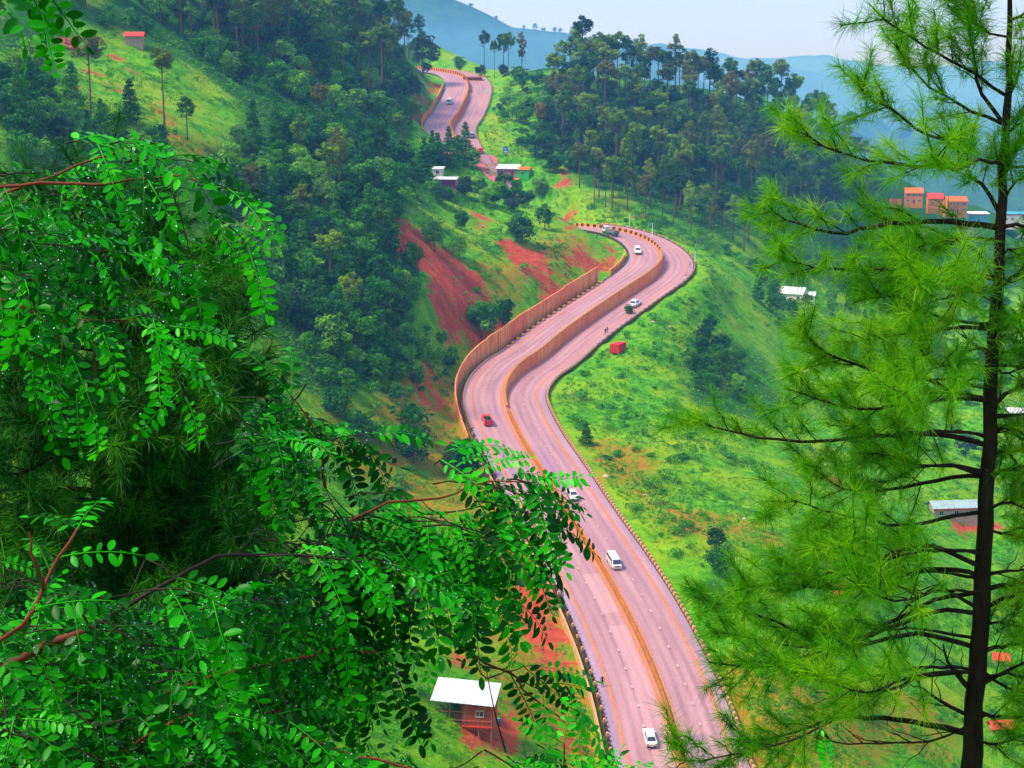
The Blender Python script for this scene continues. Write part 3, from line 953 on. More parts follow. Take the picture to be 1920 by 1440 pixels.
KEEP_CLEAR += [(840, 345, 16), (965, 325, 32), (252, 75, 24), (1487, 562, 22), (1515, 562, 18), (1500, 705, 18), (1160, 660, 26), (905, 315, 16), (250, 90, 30), (1690, 400, 45), (1755, 405, 60), (1830, 430, 55), (1900, 430, 50), (1600, 415, 20), (948, 300, 14), (925, 340, 16), (850, 355, 12)]
LF1 = [[(560,640),(700,720),(740,690),(790,560),(740,440),(760,400),(800,360),(870,385),(760,300),(640,240),(540,250),(440,300),(430,420),(430,520),(520,600)]]
LF1B = [[(430,360),(560,300),(650,420),(680,560),(560,600),(440,500)]]
scatter(LF1, 120, OAKS, .75, 1.2, 17, "dark rounded broadleaf tree in the dense wood below the upper road", "broadleaf tree", "broadleaf_tree", "dense wood on the left hillside below the upper road", seed=1)
scatter(LF1, 40, CEDARS, .7, 1.05, 26, "layered dark cedar among the broadleaf trees of the left hillside wood", "cedar tree", "cedar_tree", "cedars of the left hillside wood", seed=2)
scatter(LF1, 16, PINES, .7, .95, 40, "pine standing above the broadleaf wood on the left hillside", "pine tree", "pine_tree", "pines in the left hillside wood", seed=3)
LF2 = [[(150,40),(730,10),(800,140),(770,240),(640,240),(560,190),(470,170),(330,90)],[(0,120),(80,130),(110,230),(30,240),(0,240)]]
scatter(LF2, 95, OAKS, .75, 1.2, 19, "broadleaf tree on the misty upper left hillside above the grassy clearing", "broadleaf tree", "broadleaf_tree", "broadleaf trees on the upper left hillside", seed=4, avoid=[[(200,40),(330,50),(340,100),(200,110)]])
scatter([[(330,60),(800,10),(815,110),(700,190),(560,130),(400,120)]], 42, PINES, .95, 1.3, 24, "tall pine on the misty upper left hillside", "pine tree", "pine_tree", "tall pines on the upper left hillside", seed=5)
scatter([[(0,-120),(720,-110),(735,5),(0,20)]], 40, OAKS + PINES[:3], .9, 1.2, 26, "tree along the very top of the left hillside", "tree", "hilltop_tree", "trees along the top of the left hillside", seed=55)
scatter([[(30,200),(160,210),(300,270),(340,330),(180,340),(20,320)]], 22, CEDARS + OAKS, .7, 1.1, 24, "dark tree at the foot of the grassy clearing by the robinia twigs", "tree", "hillside_tree", "trees at the foot of the clearing", seed=6)
scatter([[(600,760),(860,830),(900,900),(760,900),(640,860)],[(780,420),(1060,430),(1060,470),(900,560),(840,520)]], 34, BUSHES + OAKS[:2], .6, 1.2, 20, "green bush on the grassy slope left of the road bend", "bush", "bush", "bushes on the slope left of the bend", seed=7)
scatter([[(690,760),(790,760),(800,830),(700,840)],[(620,860),(760,900),(760,960),(640,940)]], 9, DARKBUSH, .8, 1.2, 26, "dark rounded bush on the grass below the left wood", "bush", "bush", "dark bushes below the left wood", seed=8)
scatter([[(800,350),(1010,345),(1030,400),(960,400),(880,380),(810,390)]], 17, OAKS, .6, .9, 17, "dark broadleaf tree below the roadside shops on the spur", "broadleaf tree", "broadleaf_tree", "trees below the roadside shops", seed=9)
scatter([[(790,290),(880,290),(890,318),(800,322)]], 10, CEDARS + OAKS[:2], .7, .95, 16, "dark tree hiding the lower end of the upper road", "tree", "roadside_tree", "trees hiding the lower end of the upper road", seed=10)
# ridge beyond the bend
RID = [[(1010,190),(1060,160),(1260,200),(1420,215),(1540,260),(1660,350),(1700,400),(1560,440),(1420,420),(1300,400),(1180,370),(1090,330),(1040,270)]]
scatter(RID, 125, PINES, 1.0, 1.4, 19, "rounded pine on the hazy slope of the far ridge", "pine tree", "pine_tree", "pines on the slope of the far ridge", seed=12)
scatter(RID, 110, OAKS, .9, 1.45, 18, "dark broadleaf tree filling between pine trunks on the hazy ridge slope", "broadleaf tree", "broadleaf_tree", "broadleaf trees between the ridge pines", seed=13)
scatter([[(1070,335),(1180,370),(1310,410),(1420,440),(1400,475),(1320,455),(1180,405),(1100,385)]], 22, PINES, .75, 1.05, 26, "pine standing just behind the hairpin on the lowest part of the ridge slope", "pine tree", "pine_tree", "pines just behind the hairpin", seed=14)
scatter([[(1090,380),(1200,400),(1330,440),(1420,470),(1400,500),(1330,480),(1200,425),(1110,405)]], 26, BUSHES + DARKBUSH, .9, 1.5, 15, "green bush on the slope just behind the hairpin barrier", "bush", "bush", "bushes behind the hairpin", seed=15)
crest_x = []
rngc = np.random.default_rng(77)
x = 1055.0
while x < 1560:
    crest_x.append(x)
    x += rngc.uniform(7, 17)
for x in crest_x:
    y = np.interp(x, [1000, 1100, 1200, 1300, 1400, 1500, 1600], [140, 150, 178, 192, 207, 242, 312])
    d = np.interp(x, [1000, 1100, 1200, 1300, 1400, 1500, 1600], [790, 785, 795, 805, 825, 845, 870]) + rngc.uniform(-14, 6)
    p = P(x, y, d)
    plant(PINES[rngc.integers(7)], (p[0], p[1], ground(p[0], p[1]) - .3), rngc.uniform(1.0, 1.5), "tall pine standing on the crest of the far ridge against the pale sky", "pine tree", "pine_tree", "pines along the crest of the far ridge")
scatter([[(950,230),(1060,230),(1080,320),(1030,330),(990,290)],[(925,150),(1010,150),(1030,240),(940,240)]], 70, BUSHES + DARKBUSH + OAKS[4:6], .8, 1.5, 9, "green bush on the slope right of the upper road", "bush", "bush", "bushes right of the upper road", seed=16)
# right-hand slopes and valley
scatter([[(1300,620),(1390,640),(1410,760),(1260,720)]], 12, OAKS, .55, .85, 20, "dark rounded tree in the clump on the green slope below the hairpin", "broadleaf tree", "broadleaf_tree", "clump of trees on the green slope", seed=17)
scatter([[(1400,470),(1480,500),(1460,540),(1560,540),(1700,520),(1900,560),(1900,700),(1600,680),(1520,640),(1420,600),(1390,520)]], 62, OAKS + CEDARS[:1], .6, 1.0, 22, "dark tree in the valley wood behind the right pine", "tree", "valley_tree", "valley wood behind the right pine", seed=18)
scatter([[(1500,740),(1900,700),(1900,900),(1700,860),(1540,820)]], 24, OAKS, .5, .8, 28, "rounded tree on the lower right slope behind the pine branches", "tree", "slope_tree", "trees on the lower right slope", seed=19)
scatter([[(1060,720),(1250,560),(1330,520),(1420,580),(1300,640),(1500,760),(1420,900),(1300,860),(1300,1100),(1210,1020),(1090,830)]], 75, BUSHES, .5, 1.2, 15, "low green bush on the grassy slope right of the road", "bush", "bush", "low bushes on the slope right of the road", seed=20)
scatter([[(1270,1100),(1500,1050),(1900,1100),(1900,1420),(1420,1400),(1340,1250)]], 46, BUSHES, .5, 1.0, 30, "low green bush on the near slope behind the pine", "bush", "bush", "low bushes on the near right slope", seed=21)
scatter([[(560,930),(900,920),(1010,1060),(1080,1260),(1120,1430),(760,1430),(560,1200)]], 40, BUSHES, .4, .85, 26, "green bush on the slope between the robinia leaves and the road", "bush", "bush", "bushes left of the near road", seed=22)

# single trees that stand out
def single(tpl, bx, by, top, label, cat="pine tree", name="pine_tree", d=None, sq=1.0):
    if d is None:
        p = hit(bx, by)[0]
    else:
        p = P(bx, by, d)
    depth = p[1] * CT - p[2] * ST
    h = (by - top) / F * depth
    s = h / HEIGHT[id(tpl)]
    p[2] = min(p[2], ground(p[0], p[1])) - .2
    return plant(tpl, p, s, label, cat, name, sq=sq)
single(PINES[4], 171, 214, 50, "tall lone pine with a broad dark crown beside the pink stones on the left", sq=.95)
single(PINES[2], 308, 240, 80, "tall thin pine with a bare trunk in the middle of the red streaked clearing", sq=.9)
single(PINES[1], 352, 262, 176, "small rounded pine leaning at the right of the red streak in the clearing", sq=1.35)
single(CEDARS[0], 245, 232, 150, "broad dark conifer at the lower end of the clearing", "conifer", "cedar_tree", sq=1.2)
single(PINES[6], 410, 92, -60, "very tall bare trunked pine above the clearing reaching the top edge")
single(PINES[0], 516, 130, 45, "yellow green pine beside the red gash on the upper left hill", sq=1.1)
single(OAKS[3], 793, 122, 46, "big rounded tree at the left edge of the upper road crest", "broadleaf tree", "broadleaf_tree", d=772)
single(PINES[2], 742, 115, 48, "slim pine left of the big rounded tree by the upper road")
single(PINES[6], 908, 136, 42, "tall slim pine alone at the left end of the ridge crest above the upper road", d=800, sq=.75)
single(PINES[2], 927, 140, 64, "thin pine with a brownish crown second on the ridge crest", d=800, sq=.65)
single(PINES[0], 944, 142, 58, "pine with joined brown crown in the small group near the upper road", d=803, sq=.9)
single(PINES[4], 953, 142, 56, "leafy pine with twin trunks in the small group near the upper road", d=797, sq=.8)
single(PINES[3], 978, 148, 54, "slender dark pine standing clear to the right of the small crest group", d=800, sq=.8)
single(OAKS[4], 862, 136, 106, "small round tree in front of the blue mountain above the upper road barrier", "broadleaf tree", "broadleaf_tree", d=838, sq=1.1)
single(OAKS[0], 945, 141, 118, "low dark tree under the small crest group of pines", "broadleaf tree", "broadleaf_tree", d=795)
single(OAKS[5], 902, 134, 112, "low dark tree at the foot of the lone slim crest pine", "broadleaf tree", "broadleaf_tree", d=806)
single(GOLDPINE, 1014, 276, 188, "pine with a golden yellow crown at the left of the ridge slope", sq=.9)
single(GOLDPINE, 1345, 262, 236, "low golden tinged pine in the middle of the ridge slope", sq=1.1)
single(PINES[5], 1063, 314, 242, "bright green pine standing before the dark pines at the left of the ridge", sq=.9)
single(PINES[0], 1147, 396, 286, "tall pine directly above the hairpin barrier", sq=1.0)
single(PINES[2], 1114, 388, 282, "thin pine left of the tall pine above the hairpin", sq=.8)
single(PINES[4], 1360, 752, 645, "lone umbrella crowned pine in the clump on the green slope", sq=1.1)
single(CEDARS[1], 1099, 834, 790, "small dark conical shrub on the grass beside the right kerb", "conifer", "cedar_tree", sq=1.3)
single(OAKS[4], 1340, 1030, 985, "small dark tree on the yellow green slope right of the white van", "broadleaf tree", "broadleaf_tree", sq=1.2)
single(OAKS[2], 1350, 1075, 1026, "grey green bushy tree just below the small dark tree on the slope", "broadleaf tree", "broadleaf_tree", sq=1.1)
single(OAKS[5], 905, 632, 565, "light green leafy tree at the foot of the tall panel wall", "broadleaf tree", "broadleaf_tree", sq=.9)
single(OAKS[4], 945, 618, 560, "second light green tree against the tall panel wall", "broadleaf tree", "broadleaf_tree", sq=.9)
single(DARKBUSH[0], 762, 802, 752, "large dark round bush on the bright grass left of the red car", "bush", "bush", sq=1.2)
single(DARKBUSH[1], 712, 832, 786, "tall dark bush left of the large dark round bush", "bush", "bush", sq=.9)
single(OAKS[2], 1179, 592, 570, "small leafy tree growing at the road edge in front of the white sedan", "small tree", "roadside_sapling", sq=.8)
single(BUSHES[2], 1138, 446, 428, "green leafy branches at the road edge in front of the white truck", "bush", "roadside_bush", d=553, sq=1.5)
single(BUSHES[0], 1042, 1118, 1092, "green bush growing over the left parapet of the near road", "bush", "roadside_bush", d=281, sq=.9)

# trees on the blue mountain: too small and hazed to show their parts
def small_tree(tpl):
    tr, cr = tpl
    return cr
for k in range(46):
    j = int(NPR.uniform(2, len(BLUE_CREST) - 60))
    c = BLUE_CREST[j]
    plant((None, small_tree(OAKS[k % 6])), (c[0], c[1] + NPR.uniform(-25, 6), c[2] - 6), NPR.uniform(2.0, 3.4), "hazy blue tree on the crest of the wooded mountain behind the upper road", "distant tree", "distant_tree", "trees on the crest of the wooded mountain")

# far woods on that mountain's face read as one mass
def merge_crowns(name, tpls, pts, scales, rng, mat):
    V, Q, T, n = [], [], [], 0
    cache = []
    for _, cr in tpls:
        v = np.empty(len(cr.vertices) * 3, np.float32); cr.vertices.foreach_get("co", v)
        t = np.empty(len(cr.vertices), np.float32); cr.attributes["tone"].data.foreach_get("value", t)
        cache.append((v.reshape(-1, 3), t))
    for p, s in zip(pts, scales):
        v, t = cache[rng.integers(len(cache))]
        keep = np.repeat(rng.random(len(v) // 4) < 0.22, 4)
        v, t = v[keep], t[keep]
        a = rng.uniform(0, 6.28)
        R = np.array([[math.cos(a), -math.sin(a), 0], [math.sin(a), math.cos(a), 0], [0, 0, 1]])
        c4 = v.reshape(-1, 4, 3)
        mid = c4.mean(1, keepdims=True)
        v = (mid + (c4 - mid) * 1.7).reshape(-1, 3)
        V.append((v @ R.T) * s + p); T.append(np.clip(t + rng.normal(0, .14), 0, 1)); n += len(v)
    V = np.concatenate(V)
    return link(name, mesh_from(name, V, [np.arange(len(V)).reshape(-1, 4)], [mat], tone=np.concatenate(T)), kind="stuff")
# dense young wood between the things above: ridge slope and left hillside understorey
def understorey(name, polys, count, smin, smax, seed, tpls, mat):
    rng = np.random.default_rng(seed)
    xs = [p[0] for po in polys for p in po]; ys = [p[1] for po in polys for p in po]
    c = np.c_[rng.uniform(min(xs), max(xs), count * 4), rng.uniform(min(ys), max(ys), count * 4)]
    m = np.zeros(len(c), bool)
    for po in polys:
        m |= in_poly(c[:, 0], c[:, 1], po)
    c = c[m][:count]
    w = hit(c[:, 0], c[:, 1])
    k = ~np.isnan(w[:, 1])
    w = w[k]; c = c[k]
    k = road_nearest(w[:, 0], w[:, 1])[0] > 16
    for a, b_, r in KEEP_CLEAR:
        k &= (c[:, 0] - a) ** 2 + (c[:, 1] - b_) ** 2 > r * r
    w = w[k]
    merge_crowns(name, tpls, w, rng.uniform(smin, smax, len(w)), rng, mat)
understorey("ridge_undergrowth", RID + [[(1040,150),(1260,185),(1420,205),(1540,250),(1540,275),(1400,235),(1200,200),(1040,175)]] + [[(1400,440),(1900,380),(1900,560),(1600,560),(1450,500)]], 520, .4, .75, 61, OAKS, m_oak)
understorey("wood_undergrowth", LF1 + LF2 + [[(560,640),(740,690),(800,600),(860,700),(760,760),(600,730)]], 900, .25, .6, 62, OAKS, m_oak)
understorey("slope_undergrowth", [[(1340,480),(1500,540),(1900,640),(1900,1400),(1420,1380),(1280,1100),(1060,760),(1240,560)]], 280, .3, .8, 63, BUSHES, m_bush)

# grass and herbs on the open slopes: tens of thousands of little clumps in one mesh
def grass_cover(count=78000):
    rng = np.random.default_rng(91)
    c = np.c_[rng.uniform(-60, 1980, count), rng.uniform(60, 1500, count)]
    w = hit(c[:, 0], c[:, 1])
    k = ~np.isnan(w[:, 1])
    w = w[k]
    k = (road_nearest(w[:, 0], w[:, 1])[0] > 13.6) & (w[:, 1] < 720)
    k &= (zone_at(soil_g, w[:, 0], w[:, 1]) < .5) | (rng.random(len(w)) < .12)
    k &= rng.random(len(w)) < np.where(zone_at(wood_g, w[:, 0], w[:, 1]) > .5, .85, 1)
    w = w[k]
    n = 7
    pn = vnoise(w[:, 0] / 11, w[:, 1] / 11, 92) + .6 * vnoise(w[:, 0] / 4, w[:, 1] / 4, 93)
    size = np.clip(.55 + .35 * pn + rng.random(len(w)) * .35, .3, 1.5) * np.clip(w[:, 1] / 380, .65, 1.4)
    rad = np.stack([size * .9, size * .9, size * .55], 1)
    v, q, t = leaf_quads(rng, w + np.array([0, 0, .15]), rad, n, 1.0, hemi=1.2, shell=.4)
    # scale every face with its clump
    c4 = v.reshape(-1, 4, 3)
    mid = c4.mean(1, keepdims=True)
    v = (mid + (c4 - mid) * np.repeat(size * .62, n)[:, None, None]).reshape(-1, 3)
    t = np.clip(t * .55 + .22 + np.repeat(np.repeat(pn * -.24, n), 4), 0, 1)
    link("grass", mesh_from("grass", v, [q], [m_grass], tone=t), kind="stuff")
grass_cover()
# ------------------------------------------------------------------ houses, sheds and small structures
def roof_sheet(w, d, pitch_h, mat, kind="gable", over=0.45, ribs=True, th=0.08):
    """A corrugated roof above a w (x) by d (y) plan, base at z = 0."""
    mb = MB()
    W, D = w / 2 + over, d / 2 + over
    n = max(6, int(2 * W / 0.42)) if ribs else 2
    xs = np.linspace(-W, W, n)
    zz = [(0.05 if k % 2 else 0.0) for k in range(n)] if ribs else [0, 0]
    def slope(y0, z0, y1, z1):
        v, f = [], []
        for x, dz in zip(xs, zz):
            v += [(x, y0, z0 + dz), (x, y1, z1 + dz), (x, y1, z1 + dz - th), (x, y0, z0 + dz - th)]
        for k in range(n - 1):
            a, c = 4 * k, 4 * k + 4
            f += [[a, c, c + 1, a + 1], [a + 3, a + 2, c + 2, c + 3], [a, a + 3, c + 3, c], [a + 1, c + 1, c + 2, a + 2]]
        f += [[0, 1, 2, 3], [4 * n - 4, 4 * n - 1, 4 * n - 2, 4 * n - 3]]
        mb.add(v, f)
    drop = pitch_h * over / (d / 2)
    if kind == "gable":
        slope(-D, -drop, 0, pitch_h)
        slope(D, -drop, 0, pitch_h)
    elif kind == "shed":
        slope(-D, -drop, D, pitch_h)
    else:
        mb.box(0, 0, .12, w + over, d + over, .24)
    return mb.mesh("roof", [mat])

def gable_walls(w, d, h, pitch_h, mat, kind="gable"):
    mb = MB()
    if kind == "gable":
        prof = [(-d / 2, 0), (d / 2, 0), (d / 2, h), (0, h + pitch_h - .1), (-d / 2, h)]
    elif kind == "shed":
        prof = [(-d / 2, 0), (d / 2, 0), (d / 2, h + pitch_h - .15), (-d / 2, h)]
    else:
        prof = [(-d / 2, 0), (d / 2, 0), (d / 2, h), (-d / 2, h)]
    prof = [(y, z if z > 0 else -2.5) for y, z in prof]
    k = len(prof)
    v = [(-w / 2, y, z) for y, z in prof] + [(w / 2, y, z) for y, z in prof]
    f = [list(range(k))[::-1], list(range(k, 2 * k))] + [[i, (i + 1) % k, k + (i + 1) % k, k + i] for i in range(k)]
    mb.add(v, f)
    return mb.mesh("wall", [mat])

m_glass = plain("dark_window_glass", srgb(40, 52, 66), 0.15, 0.6, 0.2, 2.0)
m_frame = plain("window_frame_paint", srgb(214, 206, 196), 0.6, 0.3, 0.1, 3.0)
m_doorw = plain("door_wood", srgb(92, 56, 36), 0.7, 0.2, 0.25, 3.0)
m_tin = plain("white_tin_roof", srgb(216, 212, 212), 0.45, 0.4, 0.14, 0.9)
m_greyroof = plain("grey_green_roof", srgb(150, 172, 170), 0.5, 0.35, 0.2, 0.9)
m_redroof = plain("red_roof_paint", srgb(232, 62, 44), 0.55, 0.3, 0.15, 0.9)
m_pinkroof = plain("faded_pink_roof", srgb(214, 108, 96), 0.6, 0.3, 0.2, 0.9)
m_orange = plain("orange_paint", srgb(236, 108, 26), 0.6, 0.3, 0.15, 0.8)
m_orangewall = plain("orange_wall", srgb(226, 126, 66), 0.8, 0.2, 0.15, 0.8)
m_cream = plain("cream_wall", srgb(222, 206, 194), 0.85, 0.15, 0.12, 0.8)
m_pinkwall = plain("pinkish_wall", srgb(206, 158, 146), 0.85, 0.15, 0.15, 0.8)
m_mudwall = plain("mud_wall", srgb(176, 140, 122), 0.9, 0.1, 0.2, 0.8)
m_mauve = plain("mauve_grey_wall", srgb(146, 112, 126), 0.85, 0.1, 0.2, 0.8)
m_greenw = plain("green_shop_wall", srgb(40, 190, 44), 0.6, 0.3, 0.12, 0.8)
m_magenta = plain("magenta_wall", srgb(176, 36, 110), 0.7, 0.2, 0.2, 0.8)
m_teal = plain("teal_roof", srgb(60, 160, 178), 0.55, 0.3, 0.15, 0.8)
m_redband = plain("red_band", srgb(226, 36, 36), 0.6, 0.3, 0.15, 0.8)
m_shackwall = plain("red_brown_boards", srgb(190, 78, 56), 0.85, 0.1, 0.3, 1.2, stretch=(2, 2, .2))
m_earth = plain("packed_red_earth", srgb(196, 60, 26), 0.95, 0.05, 0.3, 0.5)
m_brick = plain("brown_brick_wall", srgb(138, 72, 56), 0.9, 0.1, 0.3, 1.5)
m_timber = plain("stilt_timber", srgb(176, 110, 84), 0.85, 0.1, 0.3, 2.0, stretch=(1, 1, .2))
m_bluebox = plain("blue_paint", srgb(34, 96, 206), 0.5, 0.4, 0.12, 1.0)
m_signw = plain("sign_white", srgb(226, 228, 236), 0.5, 0.3, 0.08, 1.0)
m_grey = plain("weathered_grey", srgb(120, 116, 120), 0.8, 0.2, 0.25, 1.0)
m_black = plain("dark_rubber", srgb(26, 26, 28), 0.8, 0.2, 0.3, 4.0)

def add_window(th, x, y, z, w, h, axis, sgn):
    """A framed window on the wall plane: axis 'y' faces along y, 'x' along x."""
    f = MB()
    t = .07
    def bx(mb, u, v, su, sv, dep, off):
        if axis == 'y':
            mb.box(x + u, y + sgn * off, z + v, su, dep, sv)
        else:
            mb.box(x + sgn * off, y + u, z + v, dep, su, sv)
    bx(f, 0, h / 2, w + 2 * t, t * 1.4, .12, .05)
    bx(f, 0, -h / 2, w + 2 * t, t * 1.4, .14, .06)
    bx(f, -w / 2, 0, t, h, .12, .05)
    bx(f, w / 2, 0, t, h, .12, .05)
    bx(f, 0, 0, t * .7, h, .08, .03)
    fr = link("window", f.mesh("window", [m_frame]), th)
    p = MB()
    bx(p, 0, 0, w, h, .03, .012)
    link("pane", p.mesh("pane", [m_glass]), fr)

def house(name, label, cat, loc, rz, w, d, h, ph, wall, roof, kind="gable", win=2, door=True, storeys=1, side_win=True, group=None, over=.45, band=None):
    th = thing(name, label, cat, loc, rz, group)
    link("wall", gable_walls(w, d, h, ph, wall, kind), th)
    r = link("roof", roof_sheet(w, d, ph, roof, kind, over), th)
    r.location = (0, 0, h + (.02 if kind != "gable" else .0) + .1)
    for s in range(storeys):
        zc = h / storeys * (s + .55)
        hh = min(1.3, h / storeys * .42)
        for k in range(win):
            x = (k + .5) / win * w - w / 2
            if door and s == 0 and k == win // 2 and win > 1:
                mb = MB()
                mb.box(x, -d / 2 - .03, 1.0, .95, .1, 2.0)
                dr = link("door", mb.mesh("door", [m_doorw]), th)
                hm = MB(); hm.box(x + .35, -d / 2 - .1, 1.0, .06, .06, .16)
                link("handle", hm.mesh("handle", [m_grey]), dr)
            else:
                add_window(th, x, -d / 2, zc, min(1.2, w / win * .55), hh, 'y', -1)
        if side_win:
            for sx in (-1, 1):
                add_window(th, sx * w / 2, 0, zc, 1.0, hh, 'x', sx)
    if band is not None:
        mb = MB()
        mb.box(0, -d / 2 - .12, h - .35, w * .96, .2, .6)
        link("sign_band", mb.mesh("sign_band", [band]), th)
    return th

def at(px, py, d=None):
    p = hit(px, py)[0] if d is None else P(px, py, d)
    if d is not None:
        p[2] = ground(p[0], p[1])
    return p

# red roofed hut on the upper left hill
p = at(253, 84)
house("hut", "small hut with a bright red roof and grey pink walls on the upper left hillside", "hut", p, math.radians(4), 5.0, 3.6, 2.6, 1.0, m_mudwall, m_redroof, win=0, door=False, side_win=False)
# pink stones left of it
rr = random.Random(3)
def rock_mesh(seed, s=1.0):
    r = np.random.default_rng(seed)
    import bmesh
    bm = bmesh.new()
    bmesh.ops.create_icosphere(bm, subdivisions=2, radius=.5)
    for v in bm.verts:
        n = 1 + .35 * float(vnoise(np.array([v.co.x * 3 + seed]), np.array([v.co.y * 3 + v.co.z * 2]), seed)[0])
        v.co = v.co * n
        v.co.z *= .7
    me = bpy.data.meshes.new("boulder")
    bm.to_mesh(me); bm.free()
    return me
m_rock = plain("pale_rock", srgb(206, 160, 146), 0.9, 0.1, 0.25, 1.0, bump=.3)
m_pinkrock = plain("pink_rock", srgb(206, 92, 92), 0.9, 0.1, 0.3, 1.0, bump=.3)
ROCKS = [rock_mesh(i) for i in range(4)]
for me in ROCKS:
    me.materials.append(m_rock)
PROCKS = [rock_mesh(i + 10) for i in range(3)]
for me in PROCKS:
    me.materials.append(m_pinkrock)
for k in range(16):
    q = at(118 + rr.uniform(-8, 26), 74 + rr.uniform(0, 18))
    o = thing("boulder", "pink stone in the heap left of the red roofed hut", "boulder", q, rr.uniform(0, 6), "pink stones left of the hut", me=PROCKS[k % 3])
    s = rr.uniform(1.0, 2.2)
    o.scale = (s, s * .8, s * .8)
for (x, y, s, lab) in [(1224, 604, 1.5, "pale pink boulder in the grass above the red container"), (1256, 613, .9, "small pale stone in the grass right of the pink boulder"), (903, 424, 1.3, "pale stone on the grassy spur above the red gash"),
                       (976, 432, 1.0, "small pale stone near the red earth in the middle of the spur"), (1209, 929, 1.1, "pale stone on the green slope right of the leaf covered car"), (1218, 940, .8, "low flat stone below the pale stone on the green slope"),
                       (1136, 893, 1.4, "grey violet stone on the grass beside the right kerb stones"), (1395, 973, 1.0, "pale stone among the grass far right of the white van"), (915, 435, .8, "tiny pale stone on the spur below the shops"),
                       (1100, 536, 1.1, "grey stone behind the panel wall near its upper end"), (1005, 1082, 2.0, "orange boulder on the slope left of the near road"), (850, 716, 1.0, "pale stone beside the parapet end left of the red car")]:
    q = at(x, y)
    o = thing("boulder", lab, "boulder", q, rr.uniform(0, 6), me=ROCKS[rr.randrange(4)])
    o.scale = (s, s * .85, s * .9)

# shops at the spur where the upper road ends
p = at(836, 352, None)
house("house", "white roofed house with a magenta front among trees below the upper road", "house", p, math.radians(-6), 7.0, 5.5, 3.0, .5, m_magenta, m_tin, kind="shed", win=2, over=.6)
p = at(822, 330)
house("shed", "small white shed behind the magenta house", "shed", p, math.radians(-10), 3.4, 3.0, 2.6, .5, m_cream, m_tin, kind="shed", win=1, door=False)
p = at(953, 330)
house("shop", "roadside shop with a white tin roof and mauve wall below the blue sign", "shop", p, math.radians(-12), 8.6, 4.6, 3.2, 1.3, m_mauve, m_tin, kind="shed", win=2, over=.5)
p = at(982, 333)
house("shop", "bright green kiosk with an orange roof end right of the white roofed shop", "shop", p, math.radians(-14), 5.2, 4.0, 3.4, .9, m_greenw, m_orange, kind="gable", win=1, door=False, over=.35)
p = at(962, 343)
house("stall", "low stall with an orange awning in front of the white roofed shop", "stall", p, math.radians(-10), 4.4, 2.2, 1.5, .4, m_grey, m_orange, kind="shed", win=0, door=False, side_win=False)
p = at(843, 306)
house("house", "pale pink house half hidden in trees beside the upper road", "house", p, 0.1, 4.0, 3.6, 3.2, .6, m_pinkwall, m_pinkroof, kind="gable", win=1, door=False)

# blue road sign with pale marks
p = at(948, 292)
sg = thing("road_sign", "blue road sign panel standing on posts above the white roofed shop", "road sign", p, math.radians(-4))
mb = MB(); mb.box(0, 0, 2.4, 2.0, .08, 2.4)
link("panel", mb.mesh("panel", [m_bluebox]), sg)
for sx in (-.7, .7):
    mb = MB(); mb.tube([(sx, .1, -.5), (sx, .1, 3.3)], .06)
    link("post", mb.mesh("post", [m_grey]), sg)
mb = MB(); mb.add([(-.35, -.05, 2.75), (.35, -.05, 2.75), (0, -.05, 3.35)], [[0, 1, 2]]); mb.box(0, -.052, 2.45, .22, .02, .6)
link("arrow_mark", mb.mesh("arrow_mark", [m_signw]), sg)
mb = MB(); mb.box(0, -.05, 1.7, 1.2, .02, .5)
link("plate_mark", mb.mesh("plate_mark", [m_signw]), sg)
p = at(912, 164, 760)
sg = thing("road_sign", "small grey sign plate on the grass beside the far upper road", "road sign", p, 0)
mb = MB(); mb.box(0, 0, 2.2, 2.2, .08, 1.4); link("panel", mb.mesh("panel", [m_signw]), sg)
mb = MB(); mb.tube([(0, .1, -.5), (0, .1, 2.8)], .07); link("post", mb.mesh("post", [m_grey]), sg)
p = at(886, 150, 792)
house("shed", "low dark brick shed at the crest beside the far barrier", "shed", p, 0, 9.0, 4, 1.6, .4, m_brick, m_brick, kind="shed", win=0, door=False, side_win=False)

# dirt track that leaves the upper road beside the shops
tp = [(892, 292), (905, 297), (922, 300), (918, 312), (912, 322), (922, 332), (938, 338)]
tw = np.array([at(a, b_) for a, b_ in tp])
tc = catmull(tw, 1.0)
tt = np.gradient(tc, axis=0); tt[:, 2] = 0; tt /= np.linalg.norm(tt, axis=1)[:, None]
tn = np.stack([tt[:, 1], -tt[:, 0], 0 * tt[:, 0]], 1)
rows = []
for o in (-2.2, 0, 2.2):
    q = tc + tn * o
    q[:, 2] = ground(q[:, 0], q[:, 1]) + .25
    rows.append(q)
v = np.concatenate(rows); n = len(tc)
k = np.arange(n - 1)
m_track = plain("dirt_track_earth", srgb(196, 104, 110), 0.95, 0.05, 0.2, .6)
link("dirt_track", mesh_from("dirt_track", v, np.concatenate([np.stack([k + a * n, k + 1 + a * n, k + 1 + (a + 1) * n, k + (a + 1) * n], 1) for a in (0, 1)]), [m_track], True), kind="structure")

# white houses in the valley
p = at(1487, 566)
house("house", "large white house with a white gable roof in the valley below the hairpin", "house", p, math.radians(-28), 9.0, 7.0, 3.6, 2.0, m_cream, m_tin, win=3)
p = at(1514, 565)
house("shed", "small white roofed shed just right of the large white valley house", "shed", p, math.radians(-14), 5.4, 4.2, 2.6, .9, m_cream, m_tin, kind="shed", win=1, door=False)
p = at(1500, 706)
house("hut", "brown stone hut with a flat pale roof half sunk in the green slope", "hut", p, math.radians(-25), 4.6, 3.2, 1.8, .3, m_brick, m_pinkwall, kind="shed", win=1, door=False)

